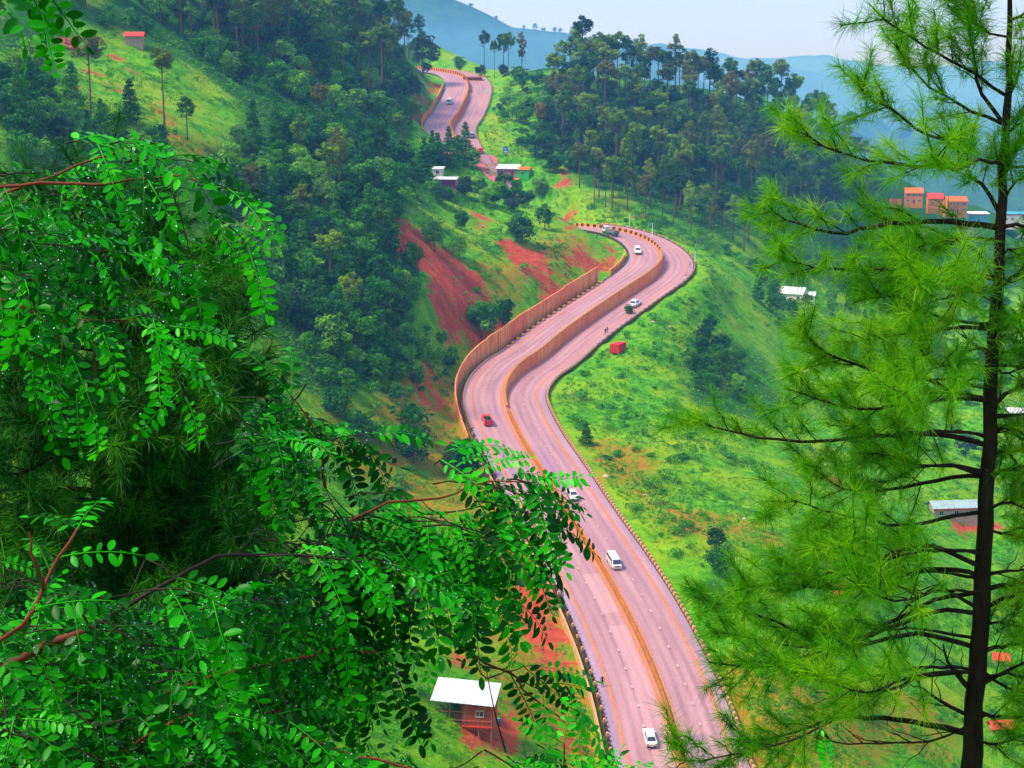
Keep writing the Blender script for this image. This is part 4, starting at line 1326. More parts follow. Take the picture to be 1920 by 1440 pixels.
# village on the far right end of the ridge, seen through the pine
V = [("house", "white village house with a faded pink gable roof left of the orange houses", (1598, 412), 10, 6.5, 5, 4, 2.4, m_cream, m_pinkroof, "gable", 2, 1, None),
     ("house", "tall orange house with an orange roof highest in the village behind the pine", (1712, 384), -8, 9, 7, 5.2, 2.4, m_orangewall, m_orange, "gable", 3, 2, None),
     ("house", "small red roofed house left in the village behind the needles", (1676, 400), 5, 6, 5, 4.2, 2.0, m_orangewall, m_redroof, "gable", 2, 1, None),
     ("house", "orange house with a bright red gable in the middle of the village", (1752, 395), -4, 8, 6, 5.5, 2.4, m_orangewall, m_redroof, "gable", 2, 1, None),
     ("house", "wide orange walled house near the pine trunk in the village", (1790, 402), 8, 11, 7, 6, 2.2, m_orangewall, m_orange, "gable", 3, 2, None),
     ("shop", "low village building with a red band and teal front left of the pine trunk", (1832, 420), 0, 11, 6, 4.4, .8, m_teal, m_tin, "shed", 3, 1, m_redband),
     ("shop", "long village building with a white upper part and teal roof right of the pine trunk", (1900, 424), -4, 13, 7, 5.5, .8, m_cream, m_teal, "shed", 4, 1, m_redband),
     ("house", "pale pink village house below the teal front beside the trunk", (1810, 445), 12, 7, 6, 4.5, 1.6, m_pinkwall, m_pinkroof, "gable", 2, 1, None),
     ("house", "cream house below the main branch left of the village", (1740, 436), -10, 6, 5, 4, 1.6, m_cream, m_tin, "shed", 2, 1, None),
     ("house", "pale house at the lower right of the village beside the frame edge", (1912, 470), -6, 9, 7, 6, 1.8, m_pinkwall, m_tin, "shed", 3, 2, None)]
for nm, lab, (x, y), rz, w, d, h, ph, wm, rm, kd, wn_, st, bd in V:
    dd = float(np.interp(x, [1590, 1920], [845, 905]))
    q = at(x, y, dd)
    q[2] = P(x, y, dd)[2]
    q[2] += 1.0
    house(nm, lab, "house" if nm == "house" else "shop", q, math.radians(rz), w, d, h * 1.1, ph, wm, rm, kd, wn_, storeys=st, band=bd)

R_ = [("house", "pinkish house with a red stripe at the right frame edge above the lower bough", (1916, 806), -8, 9, 7, 5.4, 1.0, m_pinkwall, m_tin, "shed", 2, 2, m_redband),
      ("house", "long low house with a grey tin roof and red band left of the pine trunk", (1786, 968), 6, 12, 5, 3.0, 1.2, m_mudwall, m_greyroof, "gable", 3, 1, m_redband),
      ("hut", "red roofed hut seen through the needles in the middle of the pine", (1580, 1122), 12, 4.2, 3.4, 1.9, 1.2, m_brick, m_redroof, "gable", 1, 1, None),
      ("hut", "tiny red roofed hut right of the pine trunk", (1876, 1246), -10, 2.8, 2.4, 1.6, .9, m_cream, m_redroof, "gable", 1, 1, None),
      ("hut", "red roofed hut low at the right edge under the twigs", (1876, 1372), 4, 4.0, 2.8, 1.4, .9, m_brick, m_redroof, "gable", 1, 1, None)]
for nm, lab, (x, y), rz, w, d, h, ph, wm, rm, kd, wn_, st, bd in R_:
    house(nm, lab, nm, at(x, y), math.radians(rz), w, d, h, ph, wm, rm, kd, wn_, storeys=st, band=bd, door=False)

# the stilted shack below the near road
p = at(874, 1352)
sh = thing("shack", "red brown shack with a white tin roof on stilts beside the near road", "shack", p, math.radians(-8))
r_ = link("roof", roof_sheet(8.6, 5.4, 1.0, m_tin, "shed", .4), sh); r_.location = (0, 0, 4.1)
r_.rotation_euler = (0, math.radians(3), 0)
for x in (-4.1, -2.0, 0.2, 2.2, 4.1):
    for y in (-2.4, 0, 2.4):
        mb = MB(); mb.tube([(x + rr.uniform(-.06, .06), y, -3.0), (x, y, 4.0 + .2 * y)], [.09, .07])
        link("stilt", mb.mesh("stilt", [m_timber]), sh)
mb = MB(); mb.box(0, 2.5, 2.2, 8.4, .12, 3.4); link("back_wall", mb.mesh("back_wall", [m_shackwall]), sh)
mb = MB(); mb.box(4.2, 0.2, 1.6, .12, 4.6, 4.0); link("side_wall", mb.mesh("side_wall", [m_shackwall]), sh)
mb = MB(); mb.box(0, 0, .2, 8.6, 5.2, .14); link("floor_deck", mb.mesh("floor_deck", [m_earth]), sh)
for z in (1.1, 2.4):
    mb = MB(); mb.tube([(-4.2, -2.5, z), (4.2, -2.5, z + .05)], .05); link("rail", mb.mesh("rail", [m_timber]), sh)
mb = MB(); mb.box(1.9, -2.3, 1.5, 4.3, .12, 3.6); link("front_wall", mb.mesh("front_wall", [m_shackwall]), sh)
mb = MB(); mb.box(-.9, -2.38, 1.35, 1.0, .1, 2.2); link("door", mb.mesh("door", [m_doorw]), sh)
add_window(sh, 2.4, -2.36, 2.2, 1.1, .9, 'y', -1)
p = at(934, 1358)
mb = MB()
mb.tube([(0, 0, 0), (0, 0, .15), (0, 0, .5), (0, 0, .85), (0, 0, 1.0)], [.42, .46, .5, .46, .4], 14)
t_ = thing("water_barrel", "dark blue grey water barrel beside the stilted shack", "barrel", p)
link("barrel_body", mb.mesh("barrel_body", [plain("barrel_plastic", srgb(66, 84, 140), .5, .4)], True), t_)
mb = MB(); mb.tube([(0, 0, 1.0), (0, 0, 1.08)], [.3, .3], 12); link("lid", mb.mesh("lid", [m_signw], True), t_)

# brown brick abutment left of the road and a utility pole
p = at(876, 846)
ab = thing("brick_wall", "short brown brick wall beside the left road edge above the leaf tips", "wall", p, math.radians(-12))
for r in range(5):
    for k in range(9):
        mb = MB()
        mb.box(-3.6 + k * .82 + (.4 if r % 2 else 0), rr.uniform(-.03, .03), .22 + r * .42, .78, .5, .38)
        link("brick", mb.mesh("brick", [m_brick]), ab)
p = at(747, 1296)
up = thing("utility_pole", "thin grey utility pole seen between the hanging leaves at the lower left", "utility pole", p)
mb = MB(); mb.tube([(0, 0, -1), (0, 0, 7.2)], [.13, .09], 8); link("pole", mb.mesh("pole", [m_grey]), up)
mb = MB(); mb.box(0, 0, 6.7, 1.5, .1, .12); link("crossarm", mb.mesh("crossarm", [m_grey]), up)
for x in (-.6, 0, .6):
    mb = MB(); mb.tube([(x, 0, 6.76), (x, 0, 6.95)], [.05, .03], 6); link("insulator", mb.mesh("insulator", [m_signw]), up)
for (x, y, top) in [(1180, 426, 400), (1223, 450, 418), (1303, 494, 470)]:
    q = at(x, y)
    dep = q[1]
    h = (y - top) / F * dep
    lp = thing("utility_pole", {1180: "pale pole behind the hairpin barrier below the red patch", 1223: "pale lamp pole at the outside of the hairpin", 1303: "short pale pole at the right end of the hairpin"}[x], "utility pole", q)
    mb = MB(); mb.tube([(0, 0, -1), (0, 0, h)], [.14, .1], 8); link("pole", mb.mesh("pole", [m_signw]), lp)
    mb = MB(); mb.box(.4, 0, h, 1.0, .14, .1); link("arm", mb.mesh("arm", [m_grey]), lp)
# ------------------------------------------------------------------ vehicles
m_tyre = plain("tyre_rubber", srgb(28, 27, 28), .9, .1, .3, 6)
m_rim = plain("wheel_rim", srgb(150, 150, 156), .4, .5, .1, 6, metal=.6)
m_carglass = plain("car_glass", srgb(52, 58, 78), .08, .7, .15, 3)
m_headl = plain("headlamp_glass", srgb(226, 226, 220), .2, .6, .05, 3)
m_taill = plain("tail_lamp", srgb(196, 20, 18), .3, .5, .1, 3)
m_bump = plain("bumper_plastic", srgb(60, 58, 62), .6, .3, .2, 3)
m_plate = plain("number_plate", srgb(224, 214, 190), .5, .3, .05, 3)
def paint(name, c):
    m = plain(name, c, .28, .5, .06, 1.5)
    return m
m_pwhite = paint("white_car_paint", srgb(232, 228, 226))
m_psilver = paint("silver_car_paint", srgb(172, 190, 204))
m_pblue = paint("pale_blue_car_paint", srgb(150, 196, 222))
m_pred = paint("red_car_paint", srgb(226, 26, 26))
m_pbluegrey = paint("slate_car_paint", srgb(128, 140, 164))

def hull(prof, half, mat, name, round_=0.12):
    """A body lofted across the width: prof [(y, z)] outline of the side, half width; edges pulled in a little."""
    mb = MB()
    k = len(prof)
    c = np.mean(prof, 0)
    v = []
    for x, s in ((-half, .94), (-half + round_, 1.0), (half - round_, 1.0), (half, .94)):
        for y, z in prof:
            v.append((x, c[0] + (y - c[0]) * (s if s < 1 else 1), c[1] + (z - c[1]) * s))
    f = [list(range(k))[::-1], list(range(3 * k, 4 * k))]
    for a in range(3):
        for i in range(k):
            j = (i + 1) % k
            f.append([a * k + i, a * k + j, (a + 1) * k + j, (a + 1) * k + i])
    mb.add(v, f)
    return mb.mesh(name, [mat])

def wheels(th, xs, ys, r=.32, w=.2):
    for y in ys:
        for s in (-1, 1):
            mb = MB(); mb.tube([(s * (xs - w), y, r), (s * (xs - w * .85), y, r), (s * (xs - w * .1), y, r), (s * xs, y, r)], [r * .9, r, r, r * .9], 14)
            wh = link("wheel", mb.mesh("wheel", [m_tyre], False), th)
            mb = MB(); mb.tube([(s * xs, y, r), (s * (xs + .015), y, r)], [r * .6, r * .55], 10)
            link("rim", mb.mesh("rim", [m_rim]), wh)

def quad(mb, a, b_, c, d, mi=0, th=.02):
    a, b_, c, d = [np.array(q, float) for q in (a, b_, c, d)]
    n = np.cross(b_ - a, d - a); n = n / (np.linalg.norm(n) + 1e-9) * th
    mb.add([a, b_, c, d, a - n, b_ - n, c - n, d - n], [[0, 1, 2, 3], [7, 6, 5, 4], [0, 4, 5, 1], [1, 5, 6, 2], [2, 6, 7, 3], [3, 7, 4, 0]], mi)

def sedan(label, mat, loc, rz, name="car", cat="car", hatch=False, tilt=0.0, group=None, scale=1.08):
    """Front points to +y."""
    th = thing(name, label, cat, loc, rz)
    th.rotation_euler = (tilt, 0, rz)
    th.scale = (scale,) * 3
    body = [(-2.1, .34), (-2.05, .3), (2.0, .3), (2.12, .42), (2.08, .66), (1.9, .76), (.95, .92), (-1.35 if not hatch else -1.7, .98), (-2.02, .92), (-2.12, .7)]
    link("body", hull(body, .84, mat, "body"), th)
    r1, r0 = (-.95, .35) if not hatch else (-1.75, .3)
    cab = [(-1.62 if not hatch else -2.0, .93), (1.05, .90), (r0, 1.42), (r1, 1.44)]
    mb = MB()
    hb, ht = .76, .6
    b0, b1, t1, t0 = cab
    mb.hexa([(-hb, b0[0], b0[1]), (hb, b0[0], b0[1]), (hb, b1[0], b1[1]), (-hb, b1[0], b1[1])], [(-ht, t0[0], t0[1]), (ht, t0[0], t0[1]), (ht, t1[0], t1[1]), (-ht, t1[0], t1[1])])
    link("cabin", mb.mesh("cabin", [mat]), th)
    def lerp(a, b_, t):
        return tuple(a[i] + (b_[i] - a[i]) * t for i in range(3))
    def pane(nm, A, B, C_, D, i=.1, j=.14, lift=.012):
        """glass inset on a quad A B (bottom) C D (top)"""
        g = MB()
        A2, B2 = lerp(lerp(A, B, i), lerp(D, C_, i), j), lerp(lerp(B, A, i), lerp(C_, D, i), j)
        D2, C2 = lerp(lerp(D, C_, i), lerp(A, B, i), j), lerp(lerp(C_, D, i), lerp(B, A, i), j)
        n = np.cross(np.array(B2) - np.array(A2), np.array(D2) - np.array(A2)); n /= np.linalg.norm(n)
        quad(g, *[np.array(q) + n * lift for q in (A2, B2, C2, D2)])
        link(nm, g.mesh(nm, [m_carglass]), th)
    pane("windscreen", (hb, b1[0], b1[1]), (-hb, b1[0], b1[1]), (-ht, t1[0], t1[1]), (ht, t1[0], t1[1]), .06, .1)
    pane("rear_window", (-hb, b0[0], b0[1]), (hb, b0[0], b0[1]), (ht, t0[0], t0[1]), (-ht, t0[0], t0[1]), .06, .1)
    pane("side_window", (hb, b0[0], b0[1]), (hb, b1[0], b1[1]), (ht, t1[0], t1[1]), (ht, t0[0], t0[1]), .08, .16)
    pane("side_window", (-hb, b1[0], b1[1]), (-hb, b0[0], b0[1]), (-ht, t0[0], t0[1]), (-ht, t1[0], t1[1]), .08, .16)
    for s in (-1, 1):
        mb = MB(); mb.box(s * .62, 2.07, .62, .34, .1, .16); link("headlight", mb.mesh("headlight", [m_headl]), th)
        mb = MB(); mb.box(s * .64, -2.09, .74, .3, .08, .18); link("tail_light", mb.mesh("tail_light", [m_taill]), th)
        mb = MB(); mb.box(s * .92, .75, .98, .16, .12, .12); link("mirror", mb.mesh("mirror", [mat]), th)
    for y in (-2.12, 2.13):
        mb = MB(); mb.box(0, y, .4, 1.5, .08, .16); link("bumper", mb.mesh("bumper", [m_bump]), th)
        mb = MB(); mb.box(0, y + (.05 if y > 0 else -.05), .52, .46, .03, .12); link("number_plate", mb.mesh("number_plate", [m_plate]), th)
    wheels(th, .84, (-1.3, 1.32))
    return th

def van(label, mat, loc, rz, name="van", cat="van", tilt=0.0, scale=1.0, roofm=None):
    th = thing(name, label, cat, loc, rz)
    th.rotation_euler = (tilt, 0, rz)
    th.scale = (scale,) * 3
    body = [(-2.2, .34), (2.12, .34), (2.22, .5), (2.2, .95), (2.02, 1.06), (-2.2, 1.1)]
    link("body", hull(body, .84, mat, "body", .08), th)
    mb = MB()
    hb, ht = .82, .7
    mb.hexa([(-hb, -2.18, 1.08), (hb, -2.18, 1.08), (hb, 2.0, 1.05), (-hb, 2.0, 1.05)], [(-ht, -2.1, 1.78), (ht, -2.1, 1.78), (ht, 1.25, 1.8), (-ht, 1.25, 1.8)])
    link("cabin", mb.mesh("cabin", [mat]), th)
    mb = MB(); mb.box(0, -.42, 1.83, 1.44, 3.4, .08, top=(.92, .96)); link("roof", mb.mesh("roof", [roofm or m_pwhite]), th)
    g = MB(); quad(g, (.74, 1.93, 1.14), (-.74, 1.93, 1.14), (-.66, 1.38, 1.7), (.66, 1.38, 1.7)); o = link("windscreen", g.mesh("windscreen", [m_carglass]), th); o.location = (0, .05, .02)
    g = MB(); quad(g, (-.7, -2.19, 1.16), (.7, -2.19, 1.16), (.64, -2.13, 1.66), (-.64, -2.13, 1.66)); o = link("rear_window", g.mesh("rear_window", [m_carglass]), th); o.location = (0, -.015, 0)
    for s in (-1, 1):
        for y0, y1 in ((-2.0, -1.0), (-.9, .1), (.2, 1.15)):
            g = MB(); a = (s * .815, y0, 1.16); b_ = (s * .815, y1, 1.16); c = (s * .73, y1, 1.66); d = (s * .73, y0, 1.66)
            quad(g, *((a, b_, c, d) if s > 0 else (b_, a, d, c)))
            o = link("side_window", g.mesh("side_window", [m_carglass]), th); o.location = (s * .015, 0, 0)
        mb = MB(); mb.box(s * .62, 2.2, .74, .34, .1, .22); link("headlight", mb.mesh("headlight", [m_headl]), th)
        mb = MB(); mb.box(s * .72, -2.21, .9, .16, .06, .36); link("tail_light", mb.mesh("tail_light", [m_taill]), th)
        mb = MB(); mb.box(s * .95, 1.5, 1.2, .18, .1, .2); link("mirror", mb.mesh("mirror", [m_bump]), th)
    for y in (-2.25, 2.26):
        mb = MB(); mb.box(0, y, .45, 1.56, .12, .2); link("bumper", mb.mesh("bumper", [m_frame]), th)
    mb = MB(); mb.box(0, 2.24, .75, .8, .04, .16); link("grille", mb.mesh("grille", [m_bump]), th)
    wheels(th, .84, (-1.35, 1.4))
    return th

def road_spot(i, off):
    p = rpos(np.array([i]), np.array([float(off)]), .02)[0]
    j0, j1 = max(i - 2, 0), min(i + 2, NR - 1)
    t = RC[j1, :3] - RC[j0, :3]
    head = math.atan2(-t[0], t[1])                 # object +y along the travel-away direction
    tilt = math.atan2(t[2], math.hypot(t[0], t[1]))
    return p, head, tilt

def spot(px, py, side):
    """Station and offset on the left (-1) or right (+1) carriageway nearest a photograph pixel."""
    best = None
    for i in range(0, NR, 1):
        for off in np.arange(1.2, 9.0, .4):
            pass
        break
    offs = np.arange(1.2, 9.6, .3) * side
    I, O = np.meshgrid(np.arange(NR), offs, indexing='ij')
    p = rpos(I.ravel(), O.ravel(), 0)
    x, y, d = to_px(p)
    hid = (I.ravel() > I_HID) & (I.ravel() < I_UP)
    k = np.argmin((x - px) ** 2 + (y - py) ** 2 + hid * 1e6)
    return int(I.ravel()[k]), float(O.ravel()[k])

def drive(builder, px, py, side, label, mat, away, **kw):
    i, off = spot(px, py, side)
    p, h, t = road_spot(i, off)
    return builder(label, mat, p, h + (0 if away else math.pi), tilt=t if away else -t, **kw)

drive(sedan, 1217, 1388, -1, "white sedan driving away in the left lanes at the bottom of the picture", m_pwhite, True)
drive(van, 1150, 1058, 1, "white minivan with a pale roof coming down the right lanes", m_pwhite, False, scale=1.08)
drive(sedan, 1074, 932, 1, "white sedan half covered by a leaf tip on the right lanes", m_pwhite, False)
drive(sedan, 1192, 574, 1, "white sedan behind the small leafy tree on the lower lanes after the hairpin", m_pwhite, True, scale=1.3)
drive(sedan, 1196, 473, -1, "white hatchback coming round the inside of the hairpin", m_pwhite, False, hatch=True, scale=1.25)
drive(van, 843, 194, -1, "pale blue van on the left lanes of the far upper road", m_pblue, False, scale=1.25)
drive(sedan, 883, 256, 1, "slate grey car on the right lanes of the far upper road", m_pbluegrey, True, hatch=True, scale=1.3)

# red loaded pickup on the bend
i, off = spot(912, 793, -1)
p, h, t = road_spot(i, off)
pk = thing("pickup_truck", "red pickup with a greenish load on its back driving away through the left bend", "pickup truck", p, h)
pk.rotation_euler = (t, 0, h); pk.scale = (1.15,) * 3
link("body", hull([(-2.3, .4), (2.2, .4), (2.3, .6), (2.25, .95), (1.2, 1.02), (-2.3, 1.0)], .84, m_pred, "body", .08), pk)
mb = MB(); mb.hexa([(-.78, -.3, 1.0), (.78, -.3, 1.0), (.78, 1.45, 1.0), (-.78, 1.45, 1.0)], [(-.66, -.2, 1.65), (.66, -.2, 1.65), (.66, .85, 1.65), (-.66, .85, 1.65)]); link("cabin", mb.mesh("cabin", [m_pred]), pk)
g = MB(); quad(g, (-.64, -.31, 1.1), (.64, -.31, 1.1), (.58, -.23, 1.55), (-.58, -.23, 1.55)); link("rear_window", g.mesh("rear_window", [m_carglass]), pk)
g = MB(); quad(g, (.66, 1.42, 1.08), (-.66, 1.42, 1.08), (-.6, .93, 1.58), (.6, .93, 1.58)); link("windscreen", g.mesh("windscreen", [m_carglass]), pk)
for s in (-1, 1):
    mb = MB(); mb.box(s * .82, -1.35, 1.25, .07, 1.9, .5); link("side_board", mb.mesh("side_board", [m_pred]), pk)
    mb = MB(); mb.box(s * .7, -2.31, .82, .16, .05, .24); link("tail_light", mb.mesh("tail_light", [m_taill]), pk)
mb = MB(); mb.box(0, -2.28, 1.15, 1.5, .06, .45); link("tailgate", mb.mesh("tailgate", [m_pred]), pk)
mb = MB(); mb.box(0, -1.3, 1.12, 1.5, 1.8, .1); link("load_bed", mb.mesh("load_bed", [m_bump]), pk)
wheels(pk, .84, (-1.4, 1.45), .36)
q = thing("cargo_bundle", "pale green bundle lying on the back of the red pickup", "bundle", (0, 0, 0), h, me=BUSHES[2][1])
q.location = p + np.array([math.sin(h), -math.cos(h), 0]) * .9 + np.array([0, 0, 1.3]); q.scale = (.42, .42, .42)

# white truck on the inside of the hairpin
i, off = spot(1145, 441, -1)
p, h, t = road_spot(i, off)
tk = thing("truck", "white truck with a grey bed at the far inner end of the hairpin", "truck", p, h)
tk.rotation_euler = (t, 0, h); tk.scale = (1.15,) * 3
mb = MB(); mb.box(0, 0, .75, 1.9, 6.2, .25); link("chassis", mb.mesh("chassis", [m_bump]), tk)
mb = MB(); mb.hexa([(-.95, 1.5, .8), (.95, 1.5, .8), (.95, 3.1, .8), (-.95, 3.1, .8)], [(-.9, 1.5, 2.3), (.9, 1.5, 2.3), (.9, 2.8, 2.3), (-.9, 2.8, 2.3)]); link("cabin", mb.mesh("cabin", [m_pwhite]), tk)
g = MB(); quad(g, (.8, 3.0, 1.45), (-.8, 3.0, 1.45), (-.78, 2.86, 2.15), (.78, 2.86, 2.15)); o = link("windscreen", g.mesh("windscreen", [m_carglass]), tk); o.location = (0, .04, 0)
for s in (-1, 1):
    g = MB(); a, b_, c, d = (s * .95, 1.8, 1.45), (s * .95, 2.8, 1.45), (s * .92, 2.65, 2.1), (s * .92, 1.8, 2.1); quad(g, *((a, b_, c, d) if s > 0 else (b_, a, d, c))); link("side_window", g.mesh("side_window", [m_carglass]), tk)
    mb = MB(); mb.box(s * .98, -.9, 1.3, .08, 4.3, .8); link("side_board", mb.mesh("side_board", [m_grey]), tk)
mb = MB(); mb.box(0, -.9, .95, 1.9, 4.3, .12); link("load_bed", mb.mesh("load_bed", [m_grey]), tk)
mb = MB(); mb.box(0, -3.05, 1.3, 1.9, .08, .8); link("tailgate", mb.mesh("tailgate", [m_grey]), tk)
wheels(tk, .96, (-2.0, 2.2), .45, .28)

# orange-red decorated rickshaw where the upper road meets the track
p = at(901, 288)
rk = thing("auto_rickshaw", "bright red covered rickshaw standing where the dirt track meets the upper road", "rickshaw", p, math.radians(10)); rk.scale = (1.25,) * 3
mb = MB(); mb.hexa([(-.75, -1.3, .35), (.75, -1.3, .35), (.6, 1.2, .35), (-.6, 1.2, .35)], [(-.75, -1.3, 1.0), (.75, -1.3, 1.0), (.5, 1.1, 1.0), (-.5, 1.1, 1.0)]); link("body", mb.mesh("body", [m_pred]), rk)
mb = MB(); mb.hexa([(-.75, -1.3, 1.05), (.75, -1.3, 1.05), (.55, .9, 1.05), (-.55, .9, 1.05)], [(-.7, -1.25, 1.85), (.7, -1.25, 1.85), (.5, .55, 1.9), (-.5, .55, 1.9)]); link("canopy", mb.mesh("canopy", [m_redroof]), rk)
g = MB(); quad(g, (.5, 1.0, 1.1), (-.5, 1.0, 1.1), (-.45, .66, 1.8), (.45, .66, 1.8)); link("windscreen", g.mesh("windscreen", [m_carglass]), rk)
wheels(rk, .7, (-.85,), .28, .14)
mb = MB(); mb.tube([(-.07, 1.1, .28), (.07, 1.1, .28)], .28, 12); link("wheel", mb.mesh("wheel", [m_tyre]), rk)

# red freight container in the grass
p = at(1159, 660)
ct = thing("freight_container", "red freight container lying in the grass below the kerb of the lower lanes", "container", p, math.radians(-26))
mb = MB()
L_, Wd, Hh = 5.2, 2.5, 2.6
mb.box(0, 0, Hh / 2, Wd - .1, L_ - .1, Hh - .1); link("body", mb.mesh("body", [plain("container_red", srgb(230, 32, 36), .5, .3, .14, .8)]), ct)
for s in (-1, 1):
    for k in range(13):
        mb = MB(); mb.box(s * (Wd / 2 - .02), -L_ / 2 + .3 + k * .38, Hh / 2, .1, .18, Hh - .34); link("side_rib", mb.mesh("side_rib", [bpy.data.materials["container_red"]]), ct)
for sx in (-1, 1):
    for sy in (-1, 1):
        mb = MB(); mb.box(sx * (Wd / 2), sy * (L_ / 2), Hh / 2, .16, .16, Hh + .04); link("corner_post", mb.mesh("corner_post", [bpy.data.materials["container_red"]]), ct)
for sx in (-1, 1):
    mb = MB(); mb.box(sx * .6, -L_ / 2 - .02, Hh / 2, 1.1, .08, Hh - .3); dr = link("door", mb.mesh("door", [bpy.data.materials["container_red"]]), ct)
    for b_ in (-.3, .3):
        mb = MB(); mb.tube([(sx * .6 + b_, -L_ / 2 - .1, .2), (sx * .6 + b_, -L_ / 2 - .1, Hh - .2)], .035); link("locking_bar", mb.mesh("locking_bar", [m_pinkroof]), dr)

# ------------------------------------------------------------------ people on the road
m_skin = plain("skin", srgb(150, 100, 76), .6, .3, .1, 4)
m_hair = plain("hair", srgb(24, 20, 20), .6, .3, .2, 8)
def person(label, loc, rz, shirt, trousers, stride=.0, phase=1, h=1.72, shirt_long=False):
    """One skinned body: pelvis root, spine, head, arms and legs; clothes are colours of its faces by height."""
    me = bpy.data.meshes.new("person")
    s = h / 1.75
    J = {}
    V, E, Rr = [], [], []
    def j(n, x, y, z, r, par=None):
        J[n] = len(V); V.append((x * s, y * s, z * s)); Rr.append(r * s)
        if par:
            E.append((J[par], J[n]))
    j("pelvis", 0, 0, .95, .125)
    j("waist", 0, .01, 1.1, .12, "pelvis"); j("chest", 0, .01, 1.3, .145, "waist"); j("neckb", 0, 0, 1.46, .08, "chest"); j("neck", 0, .01, 1.53, .052, "neckb"); j("head", 0, .03, 1.62, .088, "neck"); j("crown", 0, .02, 1.71, .07, "head")
    j("nose", 0, .11, 1.62, .03, "head")
    for sd in (-1, 1):
        k = str(sd); sw = stride * sd * phase
        j("hip" + k, sd * .1, 0, .9, .1, "pelvis"); j("knee" + k, sd * .11, .5 * sw + .03, .5, .068, "hip" + k); j("ankle" + k, sd * .11, .85 * sw - (.06 if sw < 0 else 0), .09, .042, "knee" + k); j("toe" + k, sd * .12, .85 * sw + .17, .04, .036, "ankle" + k)
        j("sho" + k, sd * .19, 0, 1.42, .062, "neckb"); j("elb" + k, sd * .25, -.35 * sw - .02, 1.14, .046, "sho" + k); j("wri" + k, sd * .26, -.55 * sw + .06, .9, .034, "elb" + k); j("hand" + k, sd * .255, -.6 * sw + .1, .8, .036, "wri" + k)
        for f_ in range(4):
            j("fin%d%s" % (f_, k), sd * (.23 + f_ * .017), -.6 * sw + .11, .735, .011, "hand" + k)
    me.from_pydata(V, E, [])
    o = bpy.data.objects.new("person", me)
    COL.objects.link(o)
    sk = o.modifiers.new("skin", 'SKIN'); sk.use_smooth_shade = True
    for v_, r in zip(me.skin_vertices[0].data, Rr):
        v_.radius = (r, r)
    me.skin_vertices[0].data[0].use_root = True
    sb = o.modifiers.new("sub", 'SUBSURF'); sb.levels = 1; sb.render_levels = 1
    dg = bpy.context.evaluated_depsgraph_get()
    me2 = bpy.data.meshes.new_from_object(o.evaluated_get(dg))
    bpy.data.objects.remove(o)
    for m in (m_skin, shirt, trousers, m_hair, m_black):
        me2.materials.append(m)
    for pl in me2.polygons:
        c = pl.center / s
        z = c.z
        if z > 1.665 or (z > 1.56 and c.y < -.03):
            k = 3
        elif z > 1.5:
            k = 0
        elif z > .93 and abs(c.x) < .3 or (shirt_long and z > .6 and abs(c.x) < .2):
            k = 1 if not (abs(c.x) > .2 and z < 1.1) else 0
        elif abs(c.x) > .2:
            k = 0
        elif z > .1:
            k = 2
        else:
            k = 4
        pl.material_index = k
        pl.use_smooth = True
    t = thing("person", label, "person", loc, rz, me=me2)
    return t
m_cl1 = plain("dark_blue_cloth", srgb(34, 40, 74), .9, .1, .2, 3)
m_cl2 = plain("grey_cloth", srgb(110, 102, 116), .9, .1, .2, 3)
m_cl3 = plain("violet_cloth", srgb(104, 84, 130), .9, .1, .2, 3)
m_cl4 = plain("maroon_cloth", srgb(110, 40, 44), .9, .1, .2, 3)
for (x, y, sd, lab, s1, s2, st, dr, hh) in [(1122, 1286, -1, "person in dark blue clothes walking along the near left edge of the road", m_cl1, m_cl1, .2, math.pi, 1.78),
        (1081, 906, 1, "person in a maroon top walking by the right edge line near the leaf tips", m_cl4, m_cl1, .22, 0, 1.75),
        (1140, 628, 1, "person in dark blue standing above the red container, left of a pair", m_cl1, m_cl1, .08, .6, 1.75),
        (1146, 627, 1, "person in violet grey beside the dark blue figure above the container", m_cl3, m_cl2, .1, .4, 1.72),
        (1299, 503, 1, "person in grey standing on the outer edge of the hairpin", m_cl2, m_cl2, .05, 1.2, 1.75)]:
    p = hit(x, y)[0]
    i, off = spot(x, y, sd)
    pp, h, t = road_spot(i, min(abs(off), 9.2) * sd)
    if x == 1122:
        pp = rpos(np.array([i]), np.array([-9.6]), .02)[0]
    person(lab, pp, h + dr, s1, s2, st, h=hh * 1.12)
# milestone at the hairpin
i, off = spot(1285, 524, 1)
p = rpos(np.array([i]), np.array([10.0]), 0)[0]
ms = thing("milestone", "white milestone with a red cap on the outer edge of the hairpin", "milestone", p, 0)
mb = MB(); mb.box(0, 0, .45, .9, .35, 1.0, top=(.9, .9)); link("stone", mb.mesh("stone", [m_signw]), ms)
mb = MB(); mb.tube([(0, -.16, .95), (0, .16, .95)], .42, 14); link("cap", mb.mesh("cap", [m_pinkroof]), ms)
# ------------------------------------------------------------------ the two near pines
GR = np.random.default_rng(2024)
m_nearbark = plain("dark_pine_bark", srgb(46, 34, 26), .9, .05, .6, 9.0, stretch=(1, 1, .25), bump=.6)
m_twig = plain("pine_twig", srgb(62, 44, 32), .9, .1, .35, 12.0)
m_needle = foliage("pine_needles", srgb(36, 116, 4), srgb(90, 174, 6), srgb(172, 220, 24), 0.35, .45, .1, .55)
m_shadeneedle = foliage("shaded_pine_needles", srgb(4, 50, 6), srgb(14, 100, 8), srgb(76, 150, 16), 0.35, .25, .2, .55)  # shade inside the left pine put into a darker needle colour
m_dryneedle = foliage("dry_needles", srgb(120, 80, 20), srgb(150, 100, 30), srgb(170, 120, 40), 0.2, .2, .2, .6)

